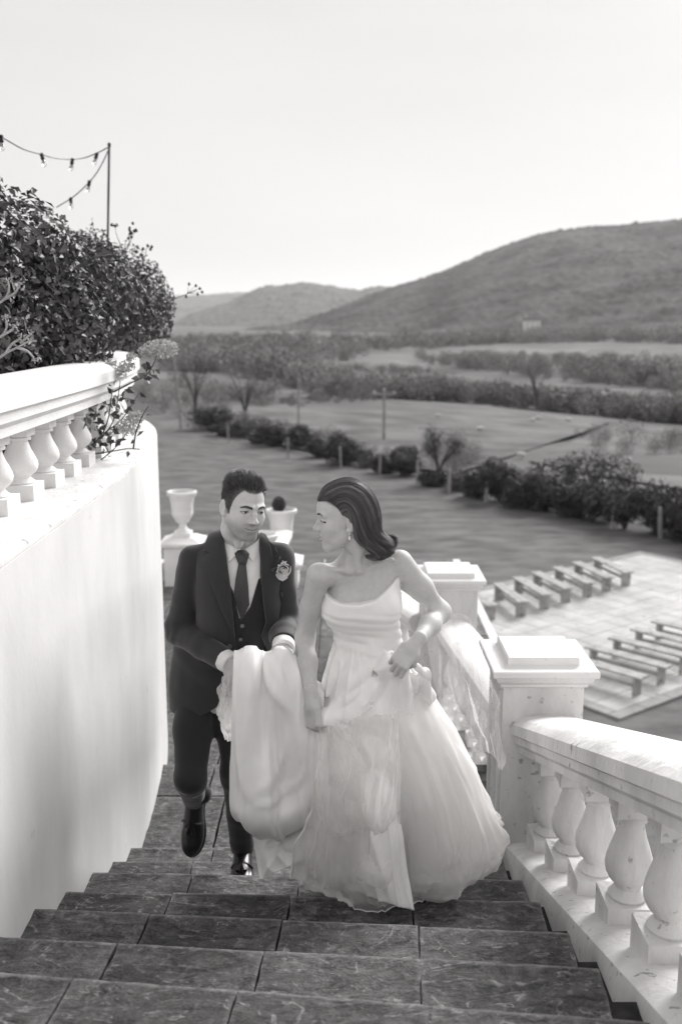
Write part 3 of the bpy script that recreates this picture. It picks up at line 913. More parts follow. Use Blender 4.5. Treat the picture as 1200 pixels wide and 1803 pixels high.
# ================================================================== LEFT TERRACE WALL + BALUSTRADE
wall_path = catmull([(-.955, -2.0), (-.955, 0), (-.955, 2.0), (-.955, 3.6), (-.965, 4.4), (-1.0, 5.1), (-1.07, 5.75), (-1.19, 6.35), (-1.42, 6.95), (-1.8, 7.5), (-2.4, 8.05), (-3.2, 8.5), (-4.4, 8.9)], 90)
LEDGE = 1.853
wp3 = np.column_stack([wall_path, np.zeros(len(wall_path))])
t_ = np.gradient(wall_path, axis=0); t_ /= np.linalg.norm(t_, axis=1)[:, None]
side = np.column_stack([-t_[:, 1], t_[:, 0], np.zeros(len(t_))])       # towards the terrace (left)
terr = empty('terrace_wall', (-1.2, 3, 0)); tag(terr, 'tall smooth white rendered wall curving along the left of the stairs', 'wall')
off = np.array([1.2, -3, 0])
mb = MB(); mb.sweep(wp3 + off, [(0, -5.4), (0, LEDGE - .03), (1.0, LEDGE - .03), (1.0, -5.4)], side=side); mb.build('wall_face', M['wall'], terr, True)
mb = MB(); mb.sweep(wp3 + off, [(.003, LEDGE - .028), (.003, LEDGE - .014), (.008, LEDGE - .004), (.018, LEDGE), (.5, LEDGE + .012), (.5, LEDGE - .028)], side=side); mb.build('ledge', M['whitedirty'], terr, True)
mb = MB(); mb.sweep(wp3 + off, [(.5, LEDGE - .07), (.5, LEDGE + .05), (6.0, LEDGE + .1), (6.0, LEDGE - .07)], side=side); mb.build('planting_bed', M['soil'], terr)

lbal = empty('terrace_balustrade', (-1.2, 3, LEDGE)); tag(lbal, 'white balustrade with vase balusters on top of the left wall', 'balustrade')
off = np.array([1.2, -3, -LEDGE])
def rail_prof(w, h, crown=.015):
    a = w / 2
    pr = [(-a + .035, 0), (-a + .035, h * .18), (-a + .015, h * .30), (-a + .015, h * .48), (-a - .002, h * .55), (-a, h * .84), (-a + .02, h * .95)]
    top = [(x, h * .97 + crown * (1 - (x / a) ** 2)) for x in np.linspace(-a + .04, a - .04, 7)]
    return pr + top + [(-x, z) for x, z in pr[::-1]]
def bal_mesh(name, H, sq=.078, vas=.07, slope=0.0):
    """baluster: square blocks and a pear-shaped vase, foot and head cut to the slope"""
    mb = MB()
    hb = H * .19
    def blk(z0, z1, r, s0, s1):
        V = [(x, y, z + (-y * sl)) for z, sl in ((z0, s0), (z1, s1)) for x, y in ((-r, -r), (r, -r), (r, r), (-r, r))]
        mb.add(V, [(3, 2, 1, 0), (4, 5, 6, 7), (0, 1, 5, 4), (1, 2, 6, 5), (2, 3, 7, 6), (3, 0, 4, 7)])
    blk(-.01, hb, sq, slope, 0)
    blk(H * .83, H + .03, sq * .74, 0, slope)
    V0, V1 = hb, H * .83
    prof = [(vas * .80, 0), (vas * .84, .03), (vas * .70, .07), (vas * .56, .12), (vas * .60, .16), (vas * .82, .22), (vas * .98, .30), (vas * 1.02, .38), (vas * .97, .47), (vas * .84, .58),
            (vas * .68, .70), (vas * .57, .82), (vas * .53, .90), (vas * .70, .915), (vas * .72, .96), (vas * .62, 1.0)]
    mb.lathe([(r, V0 + (V1 - V0) * t) for r, t in prof], 22)
    return mb.mesh(name, True)
RAILT = 2.305
RH = .165
mb = MB(); mb.sweep(wp3 + off + side * .24 + np.array([0, 0, RAILT - RH]), rail_prof(.30, RH), side=side); mb.build('rail', M['white'], lbal, True)
bm_l = bal_mesh('baluster', RAILT - RH - LEDGE - .01, .068, .068)
d_ = np.concatenate([[0], np.cumsum(np.linalg.norm(np.diff(wall_path, axis=0), axis=1))])
for s_ in np.arange(3.92, 12.2, .292):
    x = np.interp(s_, d_, wall_path[:, 0]); y = np.interp(s_, d_, wall_path[:, 1])
    sx = np.interp(s_, d_, side[:, 0]); sy = np.interp(s_, d_, side[:, 1])
    o = obj('baluster', bm_l, M['white'], lbal, (x + sx * .24 + 1.2, y + sy * .24 - 3, .008)); o.rotation_euler = (0, 0, math.atan2(-sx, sy) + math.pi / 2 * 0)

# ================================================================== PILLARS
def pillar(name, x0, x1, y0, zt, zb, label, panel=True):
    w = x1 - x0; cx, cy = (x0 + x1) / 2, y0 + w / 2
    root = empty(name, (cx, cy, zb)); tag(root, label, 'pillar')
    h = w / 2; H = zt - zb
    mb = MB(); mb.sqlathe([(h, 0), (h, H - .13)]); mb.build('shaft', M['whitedirty'], root)
    mb = MB()
    mb.sqlathe([(h + .004, H - .13), (h + .014, H - .125), (h + .014, H - .112), (h + .03, H - .10), (h + .036, H - .085), (h + .036, H - .078), (h + .052, H - .072), (h + .055, H - .066), (h + .055, H - .045), (h + .050, H - .041)])
    mb.build('cornice', M['white'], root)
    mb = MB(); mb.sqlathe([(h + .01, H - .041), (h - .02, H - .032), (h - .02, H - .006), (h - .026, H)]); mb.build('cap', M['white'], root)
    for sx in (-1,):                                  # raised panel trim on the stair side
        for yy in (-h + .03, h - .055):
            mb = MB(); mb.box(-h - .012, -h + .002, yy, yy + .025, .04, H - .16); mb.build('trim', M['white'], root)
    return root
P1 = pillar('stair_pillar', .725, 1.085, 4.22, 1.03, -.05, 'nearer square white pillar with moulded cap right of the bride')
P2 = pillar('stair_pillar', .63, 1.03, 7.25, .64, -.46, 'further square white pillar seen behind the bride')

# ================================================================== RIGHT STAIR BALUSTRADE
SL = 0.357
XC = .905
rb = empty('stair_balustrade', (XC, 4.2, .14)); tag(rb, 'sloping white balustrade with fat pear balusters in the right foreground', 'balustrade')
ys_ = np.linspace(4.23, 0.9, 40)
pth = np.column_stack([0 * ys_, ys_ - 4.2, SL * (4.2 - ys_)])
sd_r = np.tile(np.array([1.0, 0, 0]), (len(ys_), 1))
mb = MB(); mb.sweep(pth, [(-.155, -1.5), (-.155, -.05), (-.145, -.005), (-.115, .012), (.16, .012), (.16, -1.5)], side=sd_r); mb.build('curb', M['whitedirty'], rb, True)
mb = MB(); mb.sweep(pth + np.array([0.02, 0, .455]), rail_prof(.32, .165, .022), side=sd_r); mb.build('rail', M['whitedirty'], rb, True)
bm_r = bal_mesh('baluster', .46, .080, .074, SL)
for k in range(8):
    y = 4.06 - k * .385
    o = obj('baluster', bm_r, M['whitedirty'], rb, (0.012, y - 4.2, SL * (4.2 - y) + .008)); o.rotation_euler = (0, 0, random.uniform(-.02, .02))

# balustrade between the two pillars
mbal = empty('landing_balustrade', (.82, 5.9, -.1)); tag(mbal, 'white balustrade running between the two pillars', 'balustrade')
ys_ = np.linspace(4.6, 7.28, 16)
xs_ = np.linspace(.90, .84, 16)
zz_ = -.05 - .135 * (ys_ - 4.6)
pth = np.column_stack([xs_ - .82, ys_ - 5.9, zz_ + .1])
mb = MB(); mb.sweep(pth, [(-.14, -.4), (-.14, .07), (.18, .07), (.20, .05), (.20, -.4)]); mb.build('curb', M['white'], mbal, True)
mb = MB(); mb.sweep(pth + np.array([0, 0, .53]), rail_prof(.27, .15, .02)); mb.build('rail', M['white'], mbal, True)
bm_m = bal_mesh('baluster', .47, .07, .075, .135)
for k in range(9):
    y = 4.82 + k * .285
    obj('baluster', bm_m, M['white'], mbal, (np.interp(y, ys_, xs_) - .82, y - 5.9, np.interp(y, ys_, zz_) + .165))

# ================================================================== URN PIERS AT THE FOOT OF THE STEPS
def urn_mesh():
    mb = MB()
    mb.sqlathe([(.095, 0), (.095, .05)])
    prof = [(.085, .05), (.08, .065), (.05, .085), (.038, .12), (.042, .145), (.07, .16), (.078, .175), (.09, .2), (.115, .24), (.122, .27), (.116, .285), (.12, .30), (.125, .38), (.14, .445), (.162, .475), (.168, .49), (.166, .51), (.15, .515),
            (.135, .50), (.125, .44), (.1, .42), (.0, .42)]
    mb.lathe(prof, 28, cap=False)
    return mb.mesh('urn', True)
um = urn_mesh()
def urn_pier(px, py, Y, label_u, label_p, scale=1.0, zb=-.47):
    rim = P(px, py, Y)
    base = rim[2] - .51 * scale
    w = .19
    root = empty('urn_pier', (rim[0], Y, zb)); tag(root, label_p, 'pillar', 'piers carrying the urns')
    H = base - zb
    mb = MB(); mb.sqlathe([(w, 0), (w, H - .11), ]); mb.build('shaft', M['white'], root)
    mb = MB(); mb.sqlathe([(w + .005, H - .11), (w + .045, H - .085), (w + .05, H - .05), (w + .01, H - .035), (w - .05, H - .004), (w - .06, H)]); mb.build('cap', M['white'], root)
    u = empty('urn', (rim[0], Y, base)); tag(u, label_u, 'urn', 'white stone urns')
    b = obj('bowl', um, M['white'], u); b.scale = (scale,) * 3
    mb = MB(); mb.lathe([(.0, .425), (.118, .425), (.1, .455), (.05, .465), (.001, .468)], 18, cap=False); s = mb.build('soil', M['soil'], u); s.scale = (scale,) * 3
    return rim, base
urn_pier(320, 865, 11.0, 'white stone urn at the end of the left wall, empty', 'white pier under the urn beside the left wall')
rB, _ = urn_pier(495, 897, 11.0, 'white stone urn behind the groom with a clipped ball plant', 'white pier behind the groom under the planted urn', 1.05)
rC, _ = urn_pier(458, 940, 8.9, 'white stone urn half hidden behind the cheek of the groom', 'white pier hidden behind the groom')
rD, _ = urn_pier(672, 975, 8.6, 'white urn hidden behind the hair of the bride', 'white pier behind the bride')
def ball_plant(rim, px, py, rpx, Y, label, seed):
    c = P(px, py, Y); R = rpx / F * (Y + .2)
    root = empty('clipped_ball_plant', (c[0], Y, rim[2] - .05)); tag(root, label, 'plant')
    foliage('leaves', [((0, 0, c[2] - rim[2] + .05), (R, R, R))], 900, .03, .02, M['leaffar'], root, depth=.3, lump=.15, lsc=9, seed=seed)
    mb = MB(); mb.tube([(0, 0, -.06), (0, 0, c[2] - rim[2] + .05)], .012, 6); mb.build('stem', M['bark'], root)
ball_plant(rB, 491, 888, 12, 11.0, 'small clipped ball plant in the urn behind the groom', 61)
ball_plant(rD, 688, 954, 11, 8.6, 'dark plant showing just behind the hair of the bride', 62)

# low balustrade of the lower landing
lb2 = empty('lower_balustrade', (.5, 8.0, -.47)); tag(lb2, 'low white balustrade behind the bride leading to the urn pier', 'balustrade')
ptsb = np.array([(rD[0] + .1, 8.45), (.55, 8.0), (.68, 7.45)])
def straight_bal(root, a, b, z0, n, H=.47):
    o = np.array(root.location)
    a = np.array([a[0], a[1], z0]) - o; b = np.array([b[0], b[1], z0]) - o
    pth = np.linspace(a, b, 4)
    mb = MB(); mb.sweep(pth, [(-.12, -.05), (-.12, .08), (.12, .08), (.12, -.05)]); mb.build('curb', M['white'], root)
    mb = MB(); mb.sweep(pth + np.array([0, 0, .08 + H]), rail_prof(.26, .14, .015)); mb.build('rail', M['white'], root, True)
    me = bal_mesh('baluster', H, .065, .07)
    for k in range(n):
        q = a + (b - a) * (k + .5) / n
        obj('baluster', me, M['white'], root, (q[0], q[1], q[2] + .078))
straight_bal(lb2, (rD[0] + .02, 8.4), (.66, 7.6), -.47, 3)
lb3 = empty('lower_balustrade', (-.7, 10, -.47)); tag(lb3, 'low white balustrade behind the groom between two urn piers', 'balustrade')
straight_bal(lb3, (rC[0] - .02, 9.1), (rB[0], 10.8), -.47, 6)

# ================================================================== UNSEEN TERRACE AND WHITE HOUSE ADDED BEHIND THE CAMERA TO BOUNCE SUNLIGHT
up = empty('fill_terrace', (0, 0, 1.27)); up['kind'] = 'structure'  # unseen pale terrace, added to throw sunlight back onto the couple
mb = MB(); mb.box(-.95, 4.0, -2.7, nos_y(-2) - GO - .05, -6.6, -.02); mb.build('terrace_base', M['wall'], up)
mb = MB(); mb.box(0, .592, 0, .592, -.018, .0, .004); tsl = mb.mesh('terrace_slab')
for i in range(8):
    for j in range(5): obj('terrace_slab', tsl, M['patio'], up, (-.94 + i * .6, .30 - j * .6, 0))
house = empty('fill_house', (0, -2.75, 1.27)); tag(house, 'unseen white rendered house added behind the camera to bounce sunlight', 'house')  # added out of view so its sunlit front brightens the couple
mb = MB(); mb.box(-9, 9, -8, 0, -6.6, 7.2); mb.build('wall', M['white'], house)
mb = MB(); mb.add([(-9.4, -8.4, 7.2), (9.4, -8.4, 7.2), (9.4, .4, 7.2), (-9.4, .4, 7.2), (-6, -4, 9.8), (6, -4, 9.8)], [(0, 1, 5, 4), (2, 3, 4, 5), (3, 0, 4), (1, 2, 5), (3, 2, 1, 0)]); rf = mb.build('roof', M['roofslate'], house)
mb = MB(); mb.box(-6.5, -5.6, -4.5, -3.5, 8.5, 11); mb.build('chimney', M['white'], rf)
for x in (-6.6, -3.4, 3.0, 6.2):
    for z in (.9, 4.2):
        mb = MB(); mb.box(x - .55, x + .55, .0, .03, z, z + 1.7); w_ = mb.build('window', M['roofslate'], house)
        mb = MB(); mb.box(x - .63, x + .63, .0, .07, z - .1, z); mb.build('sill', M['white'], w_)
        mb = MB(); mb.box(x - .03, x + .03, .03, .05, z, z + 1.7); mb.build('glazing_bar', M['white'], w_)
mb = MB(); mb.box(-.5, .5, .0, .04, 0, 2.1); dr = mb.build('door', M['metal'], house)
mb = MB(); mb.lathe([(.001, 0), (.03, .005), (.03, .03), (.001, .045)], 10); mb.build('handle', M['pole'], dr, True, loc=(.4, .06, 1.0))

# haze of the valley air
hz = MB(); hz.box(-8900, 8900, -390, 13900, -20, 420)
hm = bpy.data.materials.new('valley_haze'); hm.use_nodes = True
hn = hm.node_tree; hn.nodes.remove(hn.nodes['Principled BSDF'])
pv = hn.nodes.new('ShaderNodeVolumePrincipled'); pv.inputs['Color'].default_value = grey(.95); pv.inputs['Density'].default_value = 0.000085; pv.inputs['Anisotropy'].default_value = 0.3
hn.links.new(pv.outputs[0], hn.nodes['Material Output'].inputs['Volume'])
HZ = hz.build('haze', hm); HZ['kind'] = 'stuff'
# ================================================================== IMPLICIT-SURFACE TOOLS (people)
def V3(*a): return np.array(a, np.float32)
def ell(p, c, r, R=None):
    q = p - np.asarray(c, np.float32)
    if R is not None: q = q @ np.asarray(R, np.float32)
    r = np.asarray(r, np.float32)
    k0 = np.sqrt(((q / r) ** 2).sum(-1)); k1 = np.sqrt(((q / (r * r)) ** 2).sum(-1)) + 1e-9
    return k0 * (k0 - 1) / k1
def sph(p, c, r): return np.sqrt(((p - np.asarray(c, np.float32)) ** 2).sum(-1)) - r
def cap(p, a, b, ra, rb=None):
    rb = ra if rb is None else rb
    a = np.asarray(a, np.float32); b = np.asarray(b, np.float32)
    pa = p - a; ba = b - a
    t = np.clip((pa @ ba) / (ba @ ba + 1e-12), 0, 1)
    return np.sqrt(((pa - t[..., None] * ba) ** 2).sum(-1)) - (ra + (rb - ra) * t)
def chain(p, pts, rad, k=0.01):
    d = None
    for i in range(len(pts) - 1):
        e = cap(p, pts[i], pts[i + 1], rad[i], rad[i + 1])
        d = e if d is None else smin(d, e, k)
    return d
def smin(a, b, k):
    h = np.clip(0.5 + 0.5 * (b - a) / k, 0, 1)
    return b + (a - b) * h - k * h * (1 - h)
def smax(a, b, k): return -smin(-a, -b, k)
def rbox(p, c, h, r, R=None):
    q = p - np.asarray(c, np.float32)
    if R is not None: q = q @ np.asarray(R, np.float32)
    q = np.abs(q) - (np.asarray(h, np.float32) - r)
    return np.sqrt((np.maximum(q, 0) ** 2).sum(-1)) + np.minimum(q.max(-1), 0) - r

def surface_net(fn, lo, hi, res, block=8):
    """mesh of fn = 0: coarse pass to find the active blocks, fine pass inside them, naive surface nets"""
    lo = np.asarray(lo, float); hi = np.asarray(hi, float)
    nb = np.ceil((hi - lo) / (res * block)).astype(int)
    B = res * block
    ci = np.stack(np.meshgrid(*[np.arange(n) for n in nb], indexing='ij'), -1).reshape(-1, 3)
    cc = lo + (ci + .5) * B
    dc = fn(cc.astype(np.float32))
    act = np.abs(dc) < B * 1.02
    dims = nb * block + 1
    G = np.where(True, 1.0, 1.0) * np.ones(dims, np.float32)
    for (i, j, k), d in zip(ci[~act], dc[~act]):
        if d < 0: G[i * block:(i + 1) * block + 1, j * block:(j + 1) * block + 1, k * block:(k + 1) * block + 1] = -1
    loc = np.stack(np.meshgrid(*[np.arange(block + 1)] * 3, indexing='ij'), -1).reshape(-1, 3)
    ab = ci[act]
    for s in range(0, len(ab), 600):
        ch = ab[s:s + 600]
        idx = ch[:, None, :] * block + loc[None]
        vals = fn((lo + idx * res).reshape(-1, 3).astype(np.float32))
        f = idx.reshape(-1, 3)
        G[f[:, 0], f[:, 1], f[:, 2]] = vals
    ins = G < 0
    c = np.zeros(np.array(G.shape) - 1, np.uint8)
    for dx_ in (0, 1):
        for dy_ in (0, 1):
            for dz_ in (0, 1):
                c += ins[dx_:dx_ + c.shape[0], dy_:dy_ + c.shape[1], dz_:dz_ + c.shape[2]]
    cells = np.argwhere((c > 0) & (c < 8))
    vid = -np.ones(c.shape, np.int32); vid[tuple(cells.T)] = np.arange(len(cells))
    acc = np.zeros((len(cells), 3)); cnt = np.zeros(len(cells))
    corners = [np.array(q) for q in ((0, 0, 0), (1, 0, 0), (0, 1, 0), (1, 1, 0), (0, 0, 1), (1, 0, 1), (0, 1, 1), (1, 1, 1))]
    vals = [G[tuple((cells + q).T)] for q in corners]
    for a in range(8):
        for b in range(a + 1, 8):
            if np.abs(corners[a] - corners[b]).sum() != 1: continue
            va, vb = vals[a], vals[b]
            m = (va < 0) != (vb < 0)
            t = np.where(m, va / np.where(m, va - vb, 1), 0)
            pt = corners[a] + t[:, None] * (corners[b] - corners[a])
            acc += pt * m[:, None]; cnt += m
    V = lo + (cells + acc / cnt[:, None]) * res
    Fs = []
    for ax in range(3):
        o1, o2 = [(1, 2), (2, 0), (0, 1)][ax]
        sl0 = [slice(None)] * 3; sl1 = [slice(None)] * 3
        sl0[ax] = slice(0, -1); sl1[ax] = slice(1, None)
        A, Bv = ins[tuple(sl0)], ins[tuple(sl1)]
        e = np.argwhere(A != Bv)
        ok = (e[:, o1] > 0) & (e[:, o2] > 0) & (e[:, o1] < G.shape[o1] - 1) & (e[:, o2] < G.shape[o2] - 1)
        e = e[ok]
        flip = A[tuple(e.T)]
        d1 = np.zeros(3, int); d1[o1] = 1; d2 = np.zeros(3, int); d2[o2] = 1
        q = np.stack([vid[tuple((e - d1 - d2).T)], vid[tuple((e - d2).T)], vid[tuple(e.T)], vid[tuple((e - d1).T)]], 1)
        q[~flip] = q[~flip][:, ::-1]
        Fs.append(q)
    Fs = np.concatenate(Fs)
    Fs = Fs[(Fs >= 0).all(1)]
    return V.astype(np.float32), Fs
def relax(V, Fs, it=1, lam=0.5):
    n = len(V)
    e = np.concatenate([Fs[:, [0, 1]], Fs[:, [1, 2]], Fs[:, [2, 3]], Fs[:, [3, 0]]])
    deg = np.bincount(e[:, 0], minlength=n) + np.bincount(e[:, 1], minlength=n)
    V = V.astype(float)
    for _ in range(it):
        S = np.zeros_like(V)
        for k in range(3):
            S[:, k] = np.bincount(e[:, 0], V[e[:, 1], k], n) + np.bincount(e[:, 1], V[e[:, 0], k], n)
        V = V + lam * (S / np.maximum(deg, 1)[:, None] - V)
    return V
def add_col(me, name, vals):
    at = me.attributes.new(name, 'FLOAT', 'POINT'); at.data.foreach_set('value', np.asarray(vals, np.float32))
def sdf_obj(name, fn, lo, hi, res, m, parent=None, relax_it=1, loc=(0, 0, 0)):
    V, Fs = surface_net(fn, lo, hi, res)
    V = relax(V, Fs, relax_it)
    return obj(name, np_mesh(name, V - np.array(loc), Fs, True), m, parent)
def sdf_normal(fn, p, h=0.003):
    p = np.asarray(p, np.float32)
    g = np.stack([fn(p + V3(*e) * h) - fn(p - V3(*e) * h) for e in ((1, 0, 0), (0, 1, 0), (0, 0, 1))], -1)
    return unit(g)
def trace(fn, px, py, t0=1.5, t1=6.0, steps=70):
    """points where lines of sight meet a surface (places panels of cloth on a body)"""
    r = np.stack([ray(a, b) for a, b in zip(np.ravel(px), np.ravel(py))])
    r = r / np.linalg.norm(r, axis=1)[:, None]
    t = np.full(len(r), t0); o = np.array([0, 0, CZ])
    for _ in range(steps):
        t = t + 0.8 * fn((o + r * t[:, None]).astype(np.float32))
        t = np.minimum(t, t1)
    return o + r * t[:, None]
from mathutils.geometry import delaunay_2d_cdt
def panel(name, outline, fn, off, m, parent, step=5.0, thick=0.004, dome=0.0, loc=(0, 0, 0), wrinkle=0.0, smooth_outline=True, off_fn=None):
    """a piece of cloth cut to an outline and laid on a body at a given offset, with thickness"""
    out = np.array(outline, float)
    if smooth_outline:
        n = max(24, int(np.linalg.norm(np.diff(np.vstack([out, out[:1]]), axis=0), axis=1).sum() / (step * .8)))
    else: n = None
    # densify edges
    pts = []
    for a, b in zip(out, np.roll(out, -1, 0)):
        k = max(1, int(np.linalg.norm(b - a) / (step * .8)))
        for q in range(k): pts.append(a + (b - a) * q / k)
    bnd = np.array(pts)
    x0, y0 = out.min(0); x1, y1 = out.max(0)
    gx_, gy_ = np.meshgrid(np.arange(x0, x1, step), np.arange(y0, y1, step))
    g = np.column_stack([gx_.ravel(), gy_.ravel()])
    # point in polygon + keep off the rim
    ins = np.zeros(len(g), bool)
    for a, b in zip(bnd, np.roll(bnd, -1, 0)):
        c = ((a[1] > g[:, 1]) != (b[1] > g[:, 1])) & (g[:, 0] < (b[0] - a[0]) * (g[:, 1] - a[1]) / (b[1] - a[1] + 1e-12) + a[0])
        ins ^= c
    dist = np.min(np.linalg.norm(g[:, None] - bnd[None], axis=2), axis=1)
    g = g[ins & (dist > step * .45)]
    allp = np.vstack([bnd, g])
    nb = len(bnd)
    vs, es, fs, *_ = delaunay_2d_cdt([Vector(p) for p in allp], [(i, (i + 1) % nb) for i in range(nb)], [list(range(nb))], 1, 1e-6)
    vs = np.array([(v.x, v.y) for v in vs])
    p3 = trace(fn, vs[:, 0], vs[:, 1])
    nrm = sdf_normal(fn, p3, 0.006)
    d = np.min(np.linalg.norm(vs[:, None] - bnd[None], axis=2), axis=1)
    o = off + dome * (1 - np.exp(-d / 6.0))
    if off_fn is not None: o = o + off_fn(vs)
    if wrinkle: o = o + wrinkle * fbm(p3, 14, 3)
    top = p3 + nrm * np.asarray(o)[:, None] if np.ndim(o) else p3 + nrm * o
    bot = top - nrm * thick
    nV = len(top)
    Fs = [list(f) for f in fs] + [[nV + i for i in f[::-1]] for f in fs]
    ecount = {}
    for f in fs:
        for a, b in zip(f, list(f[1:]) + [f[0]]): ecount[(a, b)] = 1
    for (a, b) in list(ecount):
        if (b, a) not in ecount: Fs.append([b, a, nV + a, nV + b])
    V = np.vstack([top, bot]) - np.array(loc)
    me = bpy.data.meshes.new(name); me.from_pydata(V.tolist(), [], Fs); me.update()
    bm = bmesh.new(); bm.from_mesh(me); bmesh.ops.recalc_face_normals(bm, faces=bm.faces); bm.to_mesh(me); bm.free()
    me.polygons.foreach_set('use_smooth', np.ones(len(me.polygons), dtype=bool))
    try: me.set_sharp_from_angle(angle=math.radians(50))
    except Exception: pass
    return obj(name, me, m, parent)

# ------------------------------------------------------------------ cloth / skin / hair materials
def attr_material(name, rough, spec, sss=0.0, bump=0.0, bscale=400, sheen=0.0):
    m = bpy.data.materials.new(name); m.use_nodes = True
    nt = m.node_tree; N = nt.nodes; Lk = nt.links.new; bs = N['Principled BSDF']
    at = N.new('ShaderNodeAttribute'); at.attribute_name = 'col'
    geo = N.new('ShaderNodeNewGeometry')
    no = N.new('ShaderNodeTexNoise'); no.inputs['Scale'].default_value = 60; no.inputs['Detail'].default_value = 5
    Lk(geo.outputs['Position'], no.inputs['Vector'])
    mr = N.new('ShaderNodeMapRange'); mr.inputs['To Min'].default_value = 0.88; mr.inputs['To Max'].default_value = 1.12
    Lk(no.outputs['Fac'], mr.inputs[0])
    mu = N.new('ShaderNodeMath'); mu.operation = 'MULTIPLY'; Lk(at.outputs['Fac'], mu.inputs[0]); Lk(mr.outputs[0], mu.inputs[1])
    cb = N.new('ShaderNodeCombineColor')
    for k in range(3):
        mm = N.new('ShaderNodeMath'); mm.operation = 'MULTIPLY'; mm.inputs[1].default_value = WARM[k]
        Lk(mu.outputs[0], mm.inputs[0]); Lk(mm.outputs[0], cb.inputs[k])
    Lk(cb.outputs[0], bs.inputs['Base Color'])
    bs.inputs['Roughness'].default_value = rough; bs.inputs['Specular IOR Level'].default_value = spec
    if sss:
        bs.inputs['Subsurface Weight'].default_value = sss; bs.inputs['Subsurface Radius'].default_value = (1, .9, .85); bs.inputs['Subsurface Scale'].default_value = 0.006
    if bump:
        nb = N.new('ShaderNodeTexNoise'); nb.inputs['Scale'].default_value = bscale; Lk(geo.outputs['Position'], nb.inputs['Vector'])
        bp = N.new('ShaderNodeBump'); bp.inputs['Strength'].default_value = bump; bp.inputs['Distance'].default_value = 0.001
        Lk(nb.outputs['Fac'], bp.inputs['Height']); Lk(bp.outputs[0], bs.inputs['Normal'])
    return m
M['skin'] = attr_material('skin', 0.52, 0.4, sss=0.35, bump=0.3)
M['suit'] = mat('dark_wool_suit', 0.020, 0.030, 0.75, scale=300, bump=0.15, bscale=900, spec=0.35, sheen=0.25)
M['waistcoat'] = mat('dark_waistcoat_cloth', 0.013, 0.019, 0.75, scale=300, bump=0.15, bscale=900, spec=0.3, sheen=0.2)
M['tie'] = mat('dark_silk_tie', 0.03, 0.045, 0.45, scale=200, spec=0.5)
M['shirt'] = mat('white_cotton_shirt', 0.74, 0.80, 0.7, scale=30, spec=0.3)
M['leather'] = mat('polished_leather', 0.008, 0.014, 0.32, scale=60, spec=0.6, bump=0.1)
M['sole'] = mat('shoe_sole', 0.02, 0.03, 0.6, scale=60, spec=0.4)
M['button'] = mat('horn_button', 0.10, 0.2, 0.25, scale=300, spec=0.7)
def hair_material(name, v):
    m = mat(name, v * .55, v * 1.5, 0.42, scale=60, island=0.6, spec=0.5)
    return m
M['hair_m'] = hair_material('groom_hair', 0.060)
M['hair_f'] = hair_material('bride_hair', 0.095)
M['hair_strand'] = attr_material('bride_hair_strand', .40, .55)
M['pearl'] = mat('pearl', .7, .78, .2, spec=.6)

